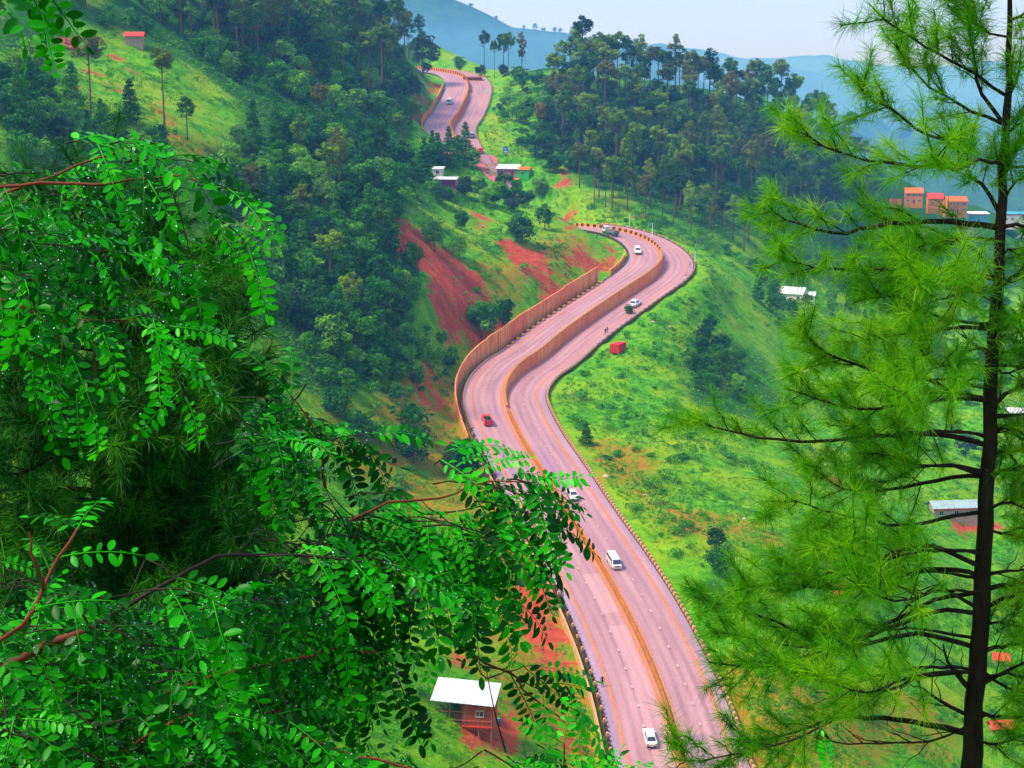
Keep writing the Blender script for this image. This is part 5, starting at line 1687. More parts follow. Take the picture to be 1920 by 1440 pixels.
def resample(pts, n):
    pts = np.asarray(pts, float)
    t = np.r_[0, np.cumsum(np.linalg.norm(np.diff(pts, axis=0), axis=1))]
    c = catmull(pts, t[-1] / (n * 3))
    tc = np.r_[0, np.cumsum(np.linalg.norm(np.diff(c, axis=0), axis=1))]
    return np.stack([np.interp(np.linspace(0, tc[-1], n), tc, c[:, k]) for k in range(3)], 1)

class Wood:
    def __init__(self):
        self.v, self.f, self.n = [], [], 0
    def tube(self, pts, radii, n=5):
        v, f = tube_arrays(pts, radii, n)
        self.v.append(v); self.f.append(f + self.n); self.n += len(v)
    def mesh(self, name, mat):
        return mesh_from(name, np.concatenate(self.v), [np.concatenate(self.f)], [mat], True)

def needle_mesh(name, tufts, mat, rng, per=52, length=.2, width=.0042, spread=.75, along=.12, droop=.12):
    """tufts: list of (pos, axis, size, tone). Every needle is a slim bent blade of two faces."""
    pos = np.array([t[0] for t in tufts]); ax = np.array([t[1] for t in tufts]); sz = np.array([t[2] for t in tufts]); tn = np.array([t[3] for t in tufts])
    k = len(pos)
    ax = ax / (np.linalg.norm(ax, axis=1)[:, None] + 1e-9)
    d = rng.normal(size=(k, per, 3)) * spread + ax[:, None] * (.55 + .5 * rng.random((k, per, 1)))
    d /= np.linalg.norm(d, axis=-1, keepdims=True)
    p0 = pos[:, None] - ax[:, None] * (rng.random((k, per, 1)) * along * sz[:, None, None])
    L = length * sz[:, None] * (.65 + .5 * rng.random((k, per)))
    side = np.cross(d, rng.normal(size=(k, per, 3)))
    side /= np.linalg.norm(side, axis=-1, keepdims=True) + 1e-9
    w = width * (.8 + .5 * rng.random((k, per, 1)))
    p1 = p0 + d * (L * .55)[..., None]
    d2 = d + np.array([0, 0, -1]) * droop * 2
    p2 = p1 + d2 / np.linalg.norm(d2, axis=-1, keepdims=True) * (L * .45)[..., None]
    v = np.stack([p0 - side * w * .5, p0 + side * w * .5, p1 + side * w * .45, p1 - side * w * .45, p2], 2).reshape(-1, 3)
    m = k * per
    b = np.arange(m)[:, None] * 5
    q = b + np.array([0, 1, 2, 3]); t3 = b + np.array([3, 2, 4])
    tone = np.clip(tn[:, None] + rng.normal(0, .13, (k, per)), 0, 1).reshape(-1)
    return mesh_from(name, v, [q, t3], [mat], False, tone=np.repeat(tone, 5))

def dress_branch(pts, r0, r1, rng, twig_gap=.16, start=.35, twig_len=(.25, .7), tuft_gap=.13, curl=.25, dead=False, keep=None, size=1.0, up=.15):
    """Wood and needle tufts of one bough given as a 3D line."""
    wood = Wood()
    n = max(8, int(np.linalg.norm(np.diff(pts, axis=0), axis=1).sum() / .12))
    c = resample(pts, n)
    c[1:-1] += rng.normal(0, .006, (n - 2, 3))
    wood.tube(c, np.linspace(r0, r1, n), 6)
    tufts = []
    L = np.r_[0, np.cumsum(np.linalg.norm(np.diff(c, axis=0), axis=1))]
    tan = np.gradient(c, axis=0); tan /= np.linalg.norm(tan, axis=1)[:, None]
    s = L[-1] * start * (.6 + .6 * rng.random())
    while s < L[-1]:
        i = min(int(np.searchsorted(L, s)), n - 2)
        f = s / L[-1]
        base = c[i]
        a = rng.normal(size=3); a -= a.dot(tan[i]) * tan[i]; a /= np.linalg.norm(a)
        a[2] += up; a[1] *= 1.0
        dirn = tan[i] * rng.uniform(.35, .9) + a * rng.uniform(.5, .9)
        dirn /= np.linalg.norm(dirn)
        l = rng.uniform(*twig_len) * (1.15 - .45 * f)
        m = 6
        t = np.linspace(0, 1, m)[:, None]
        tw = base + dirn * l * t + np.array([0, 0, 1]) * curl * l * t ** 2 * rng.uniform(-.6, 1.2) + rng.normal(0, .012, (m, 3)) * t
        if keep is None or keep(tw[-1]):
            wood.tube(tw, np.linspace(max(r1 * .75, .006), .003, m), 4)
            if not dead:
                tl = np.linalg.norm(np.diff(tw, axis=0), axis=1).sum()
                k = max(1, int(tl / tuft_gap))
                for q in range(k):
                    u = 1 - q * tuft_gap / tl
                    if u < .22:
                        break
                    p = np.array([np.interp(u * (m - 1), np.arange(m), tw[:, z]) for z in range(3)])
                    ax = tw[-1] - tw[-2] if q == 0 else (tw[-1] - tw[0]) * .4 + rng.normal(0, .25 * l, 3)
                    tufts.append((p, ax, size * rng.uniform(.8, 1.15) * (1 if q == 0 else .9), np.clip(rng.normal(.52, .16), .1, .95)))
        s += twig_gap * rng.uniform(.6, 1.4)
    if not dead:
        for q in range(4):
            tufts.append((c[-1] - tan[-1] * .09 * q, tan[-1] + rng.normal(0, .3, 3), size * 1.05, .6))
    return wood, tufts

# right pine -------------------------------------------------------------
DP = 13.0
TRUNK = [(1897, -60), (1892, 60), (1888, 200), (1882, 330), (1878, 420), (1870, 540), (1862, 650), (1856, 780), (1849, 930), (1843, 1080), (1836, 1200), (1829, 1330), (1823, 1440), (1812, 1640)]
tr3 = np.array([P(x, y, DP) for x, y in TRUNK])
top = tr3[0] + np.array([.15, .1, 1.6])
foot = tr3[-1] + np.array([-.1, 0, -1.0])
foot[2] = ground(foot[0], foot[1]) - .3
line = np.vstack([[top], tr3, [foot]])
lr = np.r_[.012, np.interp([y for _, y in TRUNK], [-60, 0, 200, 400, 600, 800, 1000, 1200, 1440, 1640], [.016, .018, .03, .041, .051, .061, .068, .077, .088, .1]), .15]
rp = thing("pine_tree", "near pine with a dark straight trunk and airy yellow green needles on the right", "pine tree", foot)
rp_loc = np.array(foot)
cc = resample(line, 60)
cc[:-1] += GR.normal(0, .008, (59, 3))
rr_ = np.interp(np.r_[0, np.cumsum(np.linalg.norm(np.diff(cc, axis=0), axis=1))], np.r_[0, np.cumsum(np.linalg.norm(np.diff(line, axis=0), axis=1))], lr)
wd = Wood(); wd.tube(cc - rp_loc, rr_ * (1 + GR.normal(0, .03, 60)), 12)
link("trunk", wd.mesh("trunk", m_nearbark), rp)
BOUGHS = [
 ([(1880,230),(1827,143),(1827,93),(1817,57),(1813,13)], .016, 0, .3),
 ([(1879,232),(1807,200),(1753,167),(1700,123),(1680,77),(1667,57)], .015, 0, .3),
 ([(1884,178),(1790,117),(1707,70),(1647,27),(1630,7)], .013, 0, .35),
 ([(1876,425),(1865,380),(1847,350),(1813,323),(1812,290),(1790,265),(1765,260)], .022, 0, .55),
 ([(1812,310),(1730,313),(1660,305),(1600,295),(1527,263),(1497,227),(1480,200)], .016, 0, .3),
 ([(1770,262),(1710,240),(1680,205),(1640,192),(1613,170),(1604,130)], .012, 0, .25),
 ([(1873,427),(1800,418),(1730,415),(1640,424),(1573,438),(1513,423),(1453,400),(1427,367)], .026, 0, .4),
 ([(1866,522),(1803,508),(1713,505),(1613,505),(1513,500),(1477,488),(1440,470)], .022, 0, .4),
 ([(1864,610),(1820,612),(1780,615),(1690,626),(1610,640),(1560,640)], .014, 0, .35),
 ([(1866,606),(1800,603),(1750,590),(1700,560),(1640,556),(1590,570)], .014, 0, .4),
 ([(1866,530),(1840,480),(1810,455),(1770,452),(1700,470)], .012, 0, .4),
 ([(1853,663),(1828,645),(1800,626)], .016, 1, .3),
 ([(1856,752),(1800,735),(1747,713),(1663,700),(1600,680),(1547,660),(1515,630),(1490,600)], .022, 0, .35),
 ([(1854,752),(1800,745),(1747,753),(1663,763),(1597,765),(1530,747),(1467,727)], .018, 0, .4),
 ([(1850,835),(1780,817),(1713,813),(1613,820),(1537,827),(1450,823),(1390,812),(1335,800),(1290,775)], .022, 0, .4),
 ([(1845,890),(1780,873),(1730,873),(1660,850),(1600,850)], .015, 0, .4),
 ([(1845,893),(1797,893),(1713,910),(1647,920),(1580,917),(1533,887),(1507,860)], .018, 0, .35),
 ([(1838,1062),(1780,1033),(1740,1020),(1680,1037),(1600,1062),(1520,1080),(1440,1070)], .022, 0, .4),
 ([(1840,960),(1780,970),(1700,985),(1600,970),(1540,955),(1480,940),(1430,940)], .016, 0, .4),
 ([(1837,1080),(1800,1068),(1740,1070),(1680,1083),(1613,1100),(1533,1100),(1450,1095),(1370,1110)], .02, 0, .45),
 ([(1832,1140),(1790,1115),(1757,1093),(1725,1120),(1697,1140),(1663,1193)], .017, 1, .4),
 ([(1835,1110),(1780,1117),(1680,1160),(1580,1207),(1500,1215),(1420,1200),(1330,1185)], .018, 0, .45),
 ([(1832,1150),(1780,1143),(1680,1173),(1563,1217),(1480,1237),(1400,1252),(1320,1240)], .018, 0, .45),
 ([(1830,1215),(1780,1197),(1713,1190),(1647,1203),(1563,1217),(1470,1170),(1380,1140),(1290,1115)], .02, 0, .5),
 ([(1827,1300),(1800,1270),(1780,1247),(1767,1203)], .026, 1, .3),
 ([(1826,1345),(1790,1330),(1747,1303),(1713,1260),(1714,1243)], .018, 1, .3),
 ([(1828,1258),(1770,1262),(1713,1273),(1663,1297),(1600,1300),(1540,1300)], .014, 1, .4),
 ([(1824,1378),(1780,1368),(1713,1353),(1640,1345),(1580,1343),(1520,1362),(1440,1385),(1370,1388)], .026, 0, .5),
 ([(1850,1340),(1760,1385),(1680,1393),(1600,1396),(1520,1390)], .01, 1, .3),
 ([(1560,1352),(1480,1390),(1400,1408),(1330,1425),(1250,1422)], .009, 0, .1),
 ([(1890,190),(1905,150),(1925,120),(1950,110)], .014, 0, .1),
 ([(1884,330),(1905,270),(1930,255)], .014, 0, .1),
 ([(1876,430),(1900,422),(1930,420),(1980,400)], .018, 0, .1),
 ([(1866,540),(1900,520),(1940,500),(1990,490)], .018, 0, .1),
 ([(1862,640),(1900,600),(1940,570)], .018, 0, .1),
 ([(1858,760),(1890,735),(1930,720),(1980,715)], .02, 0, .15),
 ([(1858,782),(1900,778),(1950,774)], .02, 0, .4),
 ([(1848,900),(1890,880),(1940,870)], .018, 0, .1),
 ([(1842,1080),(1880,1072),(1940,1066)], .018, 1, .3),
 ([(1842,1105),(1880,1098),(1950,1092)], .022, 0, .5),
 ([(1838,1140),(1880,1125),(1950,1100)], .022, 0, .6),
 ([(1834,1220),(1880,1212),(1950,1200)], .02, 0, .6),
 ([(1832,1285),(1880,1262),(1950,1225)], .02, 1, .4),
 ([(1830,1250),(1870,1280),(1920,1300),(1970,1310)], .018, 0, .5),
 ([(1825,1330),(1880,1345),(1950,1340)], .018, 0, .3),
 ([(1866,560),(1890,590),(1925,640),(1960,650)], .014, 0, .1),
 ([(1860,690),(1885,660),(1930,650),(1970,640)], .014, 0, .1),
 ([(1850,850),(1885,850),(1930,900),(1970,920)], .014, 0, .1),
 ([(1852,830),(1880,800),(1930,830),(1970,820)], .014, 0, .1),
 ([(1846,960),(1885,940),(1930,960),(1970,955)], .014, 0, .1),
 ([(1890,250),(1915,230),(1945,200)], .012, 0, .1),
 ([(1880,380),(1905,340),(1945,330)], .012, 0, .1),
 ([(1868,500),(1890,470),(1915,480),(1950,470)], .012, 0, .05),
 ([(1860,680),(1880,700),(1910,690),(1950,700)], .012, 0, .05),
 ([(1846,985),(1880,1000),(1915,990),(1960,1000)], .012, 0, .05),
 ([(1840,1170),(1880,1165),(1915,1180),(1960,1175)], .012, 0, .1),
 ([(1828,1390),(1870,1395),(1915,1380),(1960,1385)], .012, 0, .1),
 ([(1897,-20),(1860,-40),(1810,-50),(1760,-40)], .012, 0, .2),
 ([(1892,40),(1930,20),(1960,-10)], .012, 0, .2),
 ([(1893,70),(1850,60),(1800,-10)], .01, 0, .3),
]
all_t = 0
for pts, r0, dead, st in BOUGHS:
    dz = GR.uniform(-.45, .45)
    x0 = pts[0][0]
    p3 = np.array([P(x, y, DP + dz * abs(x - x0) / F * DP) for x, y in pts]) - rp_loc
    kp = None
    wood, tufts = dress_branch(p3, r0 * 1.15, .006, GR, start=st * .72, twig_gap=.1, twig_len=(.2, .55), dead=bool(dead), tuft_gap=.1, size=1.0)
    bo = link("branch", wood.mesh("branch", m_nearbark if r0 > .011 else m_twig), rp)
    if tufts:
        link("needles", needle_mesh("needles", tufts, m_needle, GR, per=56, length=.2, width=.0036), bo, kind="stuff")
        all_t += len(tufts)
# boughs that point towards and away from the viewer fill the middle of the crown
for k in range(25):
    y = GR.uniform(260, 1330)
    x = np.interp(y, [p[1] for p in TRUNK], [p[0] for p in TRUNK])
    lx = np.interp(y, [200, 500, 800, 1100, 1400], [150, 260, 330, 420, 380]) * GR.uniform(.45, 1.0) * (1 if GR.random() < .2 else -1)
    dzz = GR.uniform(.6, 2.0) * (1 if GR.random() < .5 else -1)
    e = GR.uniform(-40, 60)
    pts = [(x, y, DP), (x + lx * .35, y + e * .3 - 10, DP + dzz * .4), (x + lx * .7, y + e * .7, DP + dzz * .75), (x + lx, y + e * .6 - 30, DP + dzz)]
    p3 = np.array([P(*q) for q in pts]) - rp_loc
    wood, tufts = dress_branch(p3, .016, .006, GR, start=.4, twig_gap=.1, twig_len=(.22, .6), size=1.0)
    bo = link("branch", wood.mesh("branch", m_nearbark), rp)
    link("needles", needle_mesh("needles", tufts, m_needle, GR, per=56, length=.2, width=.0036), bo, kind="stuff")
    all_t += len(tufts)
print("right pine tufts", all_t)

# left dark pine -----------------------------------------------------------
DL = 10.0
LT = [(176, 330), (180, 460), (183, 560), (186, 660), (189, 760), (187, 870), (188, 1000), (190, 1150), (192, 1350), (194, 1600)]
t3 = np.array([P(x, y, DL) for x, y in LT])
foot = t3[-1] + np.array([0, 0, -.6]); foot[2] = ground(foot[0], foot[1]) - .3
line = np.vstack([t3, [foot]])
lp_loc = np.array(foot)
lpine = thing("pine_tree", "near dark pine with deep shaded needles behind the robinia leaves on the left", "pine tree", foot)
cc = resample(line, 40)
wd = Wood(); wd.tube(cc - lp_loc, np.linspace(.015, .16, 40), 12)
link("trunk", wd.mesh("trunk", m_nearbark), lpine)
m_cone = plain("hanging_cone", srgb(58, 62, 26), .7, .2, .3, 20.0)
cones = 0
all_t = 0
for k in range(116):
    y = 360 + (k % 58) / 57 * 1160 + GR.uniform(-14, 14)
    x = np.interp(y, [p[1] for p in LT], [p[0] for p in LT])
    right = k >= 58 or k % 2 == 0
    reach = np.interp(y, [340, 430, 560, 640, 760, 900, 1200], [70, 190, 310, 370, 400, 370, 420]) if right else 330
    lx = reach * GR.uniform(.5, 1.0) * (1 if right else -1)
    dzz = GR.uniform(-1.6, 1.4)
    sag = GR.uniform(10, 60)
    pts = [(x, y, DL), (x + lx * .35, y - 8, DL + dzz * .35), (x + lx * .7, y + sag * .6, DL + dzz * .7), (x + lx, y + sag * .7 - 12, DL + dzz)]
    p3 = np.array([P(*q) for q in pts]) - lp_loc
    wood, tufts = dress_branch(p3, .02, .006, GR, start=.15, twig_gap=.085, twig_len=(.18, .5), size=.95, tuft_gap=.11)
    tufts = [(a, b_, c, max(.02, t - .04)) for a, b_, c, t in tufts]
    bo = link("branch", wood.mesh("branch", m_nearbark), lpine)
    link("needles", needle_mesh("needles", tufts, m_shadeneedle, GR, per=44, length=.17, width=.0042, droop=.2), bo, kind="stuff")
    all_t += len(tufts)
for k in range(54):
    y = GR.uniform(520, 1400)
    x = np.interp(y, [p[1] for p in LT], [p[0] for p in LT])
    lx = GR.uniform(50, 210) * (1 if k % 2 else -1)
    dzz = GR.uniform(.5, 1.9) * (1 if k % 3 else -1)
    pts = [(x, y, DL), (x + lx * .4, y - 6, DL + dzz * .45), (x + lx * .75, y + 10, DL + dzz * .8), (x + lx, y + 8, DL + dzz)]
    p3 = np.array([P(*q) for q in pts]) - lp_loc
    wood, tufts = dress_branch(p3, .014, .006, GR, start=.12, twig_gap=.08, twig_len=(.18, .45), size=.95, tuft_gap=.1)
    bo = link("branch", wood.mesh("branch", m_nearbark), lpine)
    link("needles", needle_mesh("needles", tufts, m_shadeneedle, GR, per=44, length=.17, width=.0042, droop=.2), bo, kind="stuff")
for (x, y) in [(322, 520), (330, 528), (340, 522), (432, 596), (438, 600), (426, 598), (474, 795), (482, 800), (490, 792), (274, 690), (300, 500), (364, 560), (398, 640), (250, 420)]:
    p = P(x, y, DL - .8 + GR.uniform(-.4, .4)) - lp_loc
    L = GR.uniform(.12, .17)
    mb = MB()
    mb.tube([p, p + [0, 0, -.03], p + [.004, 0, -.03 - L * .3], p + [.008, 0, -.03 - L * .7], p + [.01, 0, -.03 - L]], [.003, .008, .02, .018, .005], 8)
    link("pine_cone", mb.mesh("pine_cone", [m_cone], True), lpine)
print("left pine tufts", all_t)
# ------------------------------------------------------------------ wet robinia foliage in front
HR = np.random.default_rng(7)
m_rob = foliage("robinia_leaf", srgb(3, 66, 2), srgb(8, 110, 3), srgb(44, 196, 10), .75, .42, .16, .4)
m_robbright = foliage("robinia_lit_leaf", srgb(14, 150, 4), srgb(30, 196, 6), srgb(84, 224, 20), .6, .45, .25, .38)  # brighter copy: light on the sprays put into colour; also pale green shoots
m_robbark = plain("robinia_bark", srgb(112, 46, 28), .75, .25, .4, 14.0, stretch=(1, 1, 1), bump=.4)
m_robtwig = plain("robinia_twig", srgb(44, 32, 16), .7, .3, .35, 20.0)
m_drop, nt, b = new_mat("water_drop")
b.inputs["Base Color"].default_value = (.85, .92, .95, 1); b.inputs["Roughness"].default_value = .06; b.inputs["Specular IOR Level"].default_value = 1.0; b.inputs["Metallic"].default_value = .35

def leaflet_arrays(L, W, fold=.22, curl=.1):
    ts = np.array([0, .12, .35, .62, .86, 1.0])
    hw = np.array([.04, .55, .98, .95, .62, .08]) * W / 2
    z = -curl * L * (ts - .1) ** 2
    v = []
    for t, h, zz in zip(ts, hw, z):
        v += [(-h, t * L, zz + fold * h), (0, t * L, zz), (h, t * L, zz + fold * h)]
    f = []
    for i in range(len(ts) - 1):
        a = 3 * i
        f += [[a, a + 1, a + 4, a + 3], [a + 1, a + 2, a + 5, a + 4]]
    return np.array(v), np.array(f)

def rot_axis(ax, ang):
    ax = np.asarray(ax, float); ax = ax / np.linalg.norm(ax)
    K = np.array([[0, -ax[2], ax[1]], [ax[2], 0, -ax[0]], [-ax[1], ax[0], 0]])
    return np.eye(3) + math.sin(ang) * K + (1 - math.cos(ang)) * K @ K

def leaf_parts(rng, pairs, L, droop):
    """Rachis along +x arching down, leaflets in pairs. Returns rachis pts and a list of (matrix, position, length)."""
    n = pairs + 2
    s = np.linspace(0, 1, n)
    ang = droop * s
    seg = L / (n - 1)
    pts = [np.zeros(3)]
    for i in range(1, n):
        pts.append(pts[-1] + seg * np.array([math.cos(ang[i]), .02 * rng.normal(), -math.sin(ang[i])]))
    pts = np.array(pts)
    out = []
    for i in range(1, n):
        t = np.array([math.cos(ang[i]), 0, -math.sin(ang[i])])
        nrm = np.array([math.sin(ang[i]), 0, math.cos(ang[i])])
        size = L * .174 * (1.05 - .3 * abs(i / n - .5)) * rng.uniform(.74, 1.22)
        for sd in (-1, 1):
            if i == n - 1 and sd == 1:
                continue
            if i == n - 1:
                y = t
            else:
                y = np.array([0, sd, 0]) * .95 + t * .35 + np.array([0, 0, -.28 + rng.normal(0, .16)])
            y = y / np.linalg.norm(y)
            z = nrm - nrm.dot(y) * y; z /= np.linalg.norm(z)
            x = np.cross(y, z)
            M = np.stack([x, y, z], 1) @ rot_axis([0, 1, 0], rng.normal(0, .32)) @ rot_axis([1, 0, 0], rng.normal(0, .2))
            out.append((M, pts[i] + y * .004, size))
    return pts, out

LV, LF = leaflet_arrays(1.0, .5)
LVS = [LV, leaflet_arrays(1.0, .44, .34, .28)[0], leaflet_arrays(1.0, .54, .1, .02)[0], leaflet_arrays(1.0, .48, .45, -.12)[0]]
def drop_arrays(p, r):
    v = np.array([[1, 0, 0], [-1, 0, 0], [0, 1, 0], [0, -1, 0], [0, 0, 1], [0, 0, -1]]) * r + p
    f = np.array([[0, 2, 4], [2, 1, 4], [1, 3, 4], [3, 0, 4], [2, 0, 5], [1, 2, 5], [3, 1, 5], [0, 3, 5]])
    return v, f

def whole_leaf(seed, pairs, L, droop, mat):
    rng = np.random.default_rng(seed)
    pts, ls = leaf_parts(rng, pairs, L, droop)
    rv, rf = tube_arrays(pts, np.linspace(.0022, .0009, len(pts)), 4)
    V, T, n = [rv], [np.full(len(rv), .75)], len(rv)
    Q, M = [rf], [np.zeros(len(rf), int)]
    TR, MT = [], []
    for Mx, p, s in ls:
        LV_ = LVS[rng.integers(4)]; V.append((LV_ * s) @ Mx.T + p); Q.append(LF + n); M.append(np.zeros(len(LF), int)); T.append(np.full(len(LV), np.clip(rng.normal(.48, .2), 0, 1))); n += len(LV)
        if rng.random() < .5:
            q = LV[4 + 3 * rng.integers(0, 4)] * s
            dv, df = drop_arrays((q + np.array([rng.normal(0, .1) * s, 0, .0015])) @ Mx.T + p, rng.uniform(.0012, .0026))
            V.append(dv); TR.append(df + n); MT.append(np.ones(len(df), int)); T.append(np.full(len(dv), .5)); n += len(dv)
    faces = [np.concatenate(Q)] + ([np.concatenate(TR)] if TR else [])
    mi = np.concatenate(M + MT)
    return mesh_from("leaf", np.concatenate(V), faces, [mat, m_drop], True, tone=np.concatenate(T), mat_idx=mi)

LEAVES = [whole_leaf(500 + i, [6, 7, 8, 9, 7, 8, 6, 9][i], [.17, .19, .21, .23, .2, .22, .16, .24][i], [.5, .9, .7, 1.1, .3, .6, 1.2, .8][i], m_rob) for i in range(8)]
BRIGHT = [whole_leaf(540 + i, [6, 7, 8, 7][i], [.16, .18, .2, .19][i], [.7, 1.0, .5, .9][i], m_robbright) for i in range(4)]
me_leaflet = {}
for nm, mt in (("n", m_rob), ("b", m_robbright)):
    me_leaflet[nm] = [mesh_from("leaflet", LV, [LF], [mt], True, tone=np.full(len(LV), .35 + .15 * i)) for i in range(3)]

from mathutils import Matrix
def frame(loc, x, up):
    x = np.asarray(x, float); x = x / np.linalg.norm(x)
    up = np.asarray(up, float); z = up - up.dot(x) * x; z /= np.linalg.norm(z) + 1e-9
    y = np.cross(z, x)
    m = np.eye(4); m[:3, 0], m[:3, 1], m[:3, 2], m[:3, 3] = x, y, z, loc
    return Matrix([list(map(float, r)) for r in m])

class Robinia:
    def __init__(self, label, foot, seed, name="robinia_tree", cat="robinia tree"):
        self.rng = np.random.default_rng(seed)
        self.root = thing(name, label, cat, foot)
        self.loc = np.array(foot, float)
        self.leaves = []           # (pos, dir, up, scale, bright)
    def bough(self, pts, r0, r1, bark=None):
        p3 = np.array([P(*q) for q in pts]) - self.loc
        n = max(8, int(np.linalg.norm(np.diff(p3, axis=0), axis=1).sum() / .05))
        c = resample(p3, n)
        c[1:-1] += self.rng.normal(0, .003, (n - 2, 3))
        w = Wood(); w.tube(c, np.linspace(r0, r1, n) * (1 + self.rng.normal(0, .05, n)), 8)
        # small buds and knots
        link("branch", w.mesh("branch", bark or m_robbark), self.root)
        self.nodes = c if self.nodes is None else np.vstack([self.nodes, c])
        return c
    def twig(self, start, direction, length, r=.003, nleaf=None, bright=.15, droop=.25, first=.15, sc=1.0):
        rng = self.rng
        d = np.asarray(direction, float); d = d / np.linalg.norm(d)
        m = 9
        t = np.linspace(0, 1, m)[:, None]
        bend = rng.normal(0, .12, 3)
        c = start + d * length * t + (np.array([0, 0, -droop]) + bend) * length * t ** 2
        c[1:-1] += rng.normal(0, .002, (m - 2, 3))
        self.tw.append((c, r))
        self.leaf_line(c, .05, first, bright, sc)
    def leaf_line(self, c, gap, first=.1, bright=.15, sc=1.0, tip=True):
        rng = self.rng
        L = np.r_[0, np.cumsum(np.linalg.norm(np.diff(c, axis=0), axis=1))]
        s = L[-1] * first
        k = rng.integers(2)
        tan = np.gradient(c, axis=0); tan /= np.linalg.norm(tan, axis=1)[:, None] + 1e-9
        while s < L[-1]:
            i = min(int(np.searchsorted(L, s)), len(c) - 1)
            p = c[i]
            side = np.cross(tan[i], np.array([0, -.45, 1.0])); side /= np.linalg.norm(side) + 1e-9
            sd = 1 if k % 2 else -1
            d = tan[i] * rng.uniform(.35, .9) + side * sd * rng.uniform(.6, 1.0) + np.array([0, rng.normal(0, .35), rng.uniform(-.35, .15)])
            up = np.array([rng.normal(0, .3), -rng.uniform(.25, .95), rng.uniform(.55, 1.0)])
            self.leaves.append((p, d, up, sc * rng.uniform(.85, 1.25), rng.random() < bright))
            k += 1
            s += gap * rng.uniform(.9, 1.6)
        if tip:
            self.leaves.append((c[-1], tan[-1] + rng.normal(0, .15, 3), np.array([0, -.6, 1.0]), sc * 1.1, rng.random() < bright * 1.8))
    tw = None
    nodes = None
    def fill(self, polys, n, depth, dirs, length=(.25, .5), bright=.12, sc=1.0):
        """Leafy twigs whose middles show inside the polygons."""
        rng = self.rng
        xs = [p[0] for po in polys for p in po]; ys = [p[1] for po in polys for p in po]
        done = 0
        while done < n:
            x, y = rng.uniform(min(xs), max(xs)), rng.uniform(min(ys), max(ys))
            if not any(in_poly([x], [y], po)[0] for po in polys):
                continue
            d = rng.uniform(*depth)
            l = rng.uniform(*length)
            dv = np.array(dirs) + rng.normal(0, .32, 3)
            dv /= np.linalg.norm(dv)
            st = P(x, y, d) - self.loc - dv * l * .75
            k = np.argmin(((self.nodes - st) ** 2).sum(1) + np.where(self.nodes[:, 0] > st[0] - .05, .15, 0))
            nd = self.nodes[k]
            gap = np.linalg.norm(nd - st)
            if gap < .42:                       # a thin stem joins the twig to its bough
                mid = (nd + st) / 2 + np.array([0, 0, -.08 * gap])
                self.tw.append((resample(np.array([nd, mid, st]), 9)[::-1], .0032))
            self.twig(st, dv, l, bright=bright, sc=sc)
            done += 1
    def finish(self, maxleaf=300, detail=17):
        w = Wood()
        for c, r in self.tw:
            w.tube(c, np.linspace(r, r * .4, len(c)), 4)
        if self.tw:
            link("twigs", w.mesh("twigs", m_robtwig), self.root, kind="stuff")
        # a gap in the foliage: sprays that would hang before the shack are pruned
        gap = [(800, 1280), (870, 1268), (945, 1262), (965, 1330), (960, 1425), (850, 1420), (800, 1340)]
        def pruned(pts):
            pts = np.asarray(pts)
            t = np.linspace(0, len(pts) - 1, len(pts) * 12)
            pts = np.stack([np.interp(t, np.arange(len(pts)), pts[:, q]) for q in range(3)], 1)
            x, y, _ = to_px(pts + self.loc)
            return in_poly(x, y, gap).any()
        self.leaves = [l for l in self.leaves if not pruned([l[0] + np.asarray(l[1]) / np.linalg.norm(l[1]) * q * l[3] - np.array([0, 0, .3]) * q * q * 3 for q in (0, .07, .13, .19)])]
        self.tw = [t for t in self.tw if not pruned(t[0])]
        lv = self.leaves
        # nearest leaves inside the picture first
        P0 = np.array([l[0] for l in lv]) + self.loc
        x, y, d = to_px(P0)
        vis = (x > -60) & (x < 1980) & (y > -60) & (y < 1500)
        order = np.argsort(np.where(vis, d, d + 100))
        rng = self.rng
        rest = []
        nd = 0
        for rank, k in enumerate(order):
            p, dd, up, s, br = lv[k]
            M = frame(p, dd, up)
            if rank < detail:
                pts, ls = leaf_parts(rng, int(rng.integers(6, 9)), .2 * s, rng.uniform(.5, 1.0))
                rv, rf = tube_arrays(pts, np.linspace(.0022, .0009, len(pts)), 4)
                o = link("leaf", mesh_from("leaf", rv, [rf], [m_robbright if br else m_rob], True, tone=np.full(len(rv), .7)), self.root)
                o.matrix_local = M
                for Mx, q, sz in ls:
                    c = link("leaflet", me_leaflet["b" if br else "n"][rng.integers(3)], o)
                    m4 = np.eye(4); m4[:3, :3] = Mx * sz; m4[:3, 3] = q
                    c.matrix_local = Matrix([list(map(float, r)) for r in m4])
            elif rank < maxleaf:
                pool = BRIGHT if br else LEAVES
                o = link("leaf", pool[rng.integers(len(pool))], self.root)
                o.matrix_local = M @ Matrix.Scale(float(s), 4)
            else:
                rest.append((M, s, br))
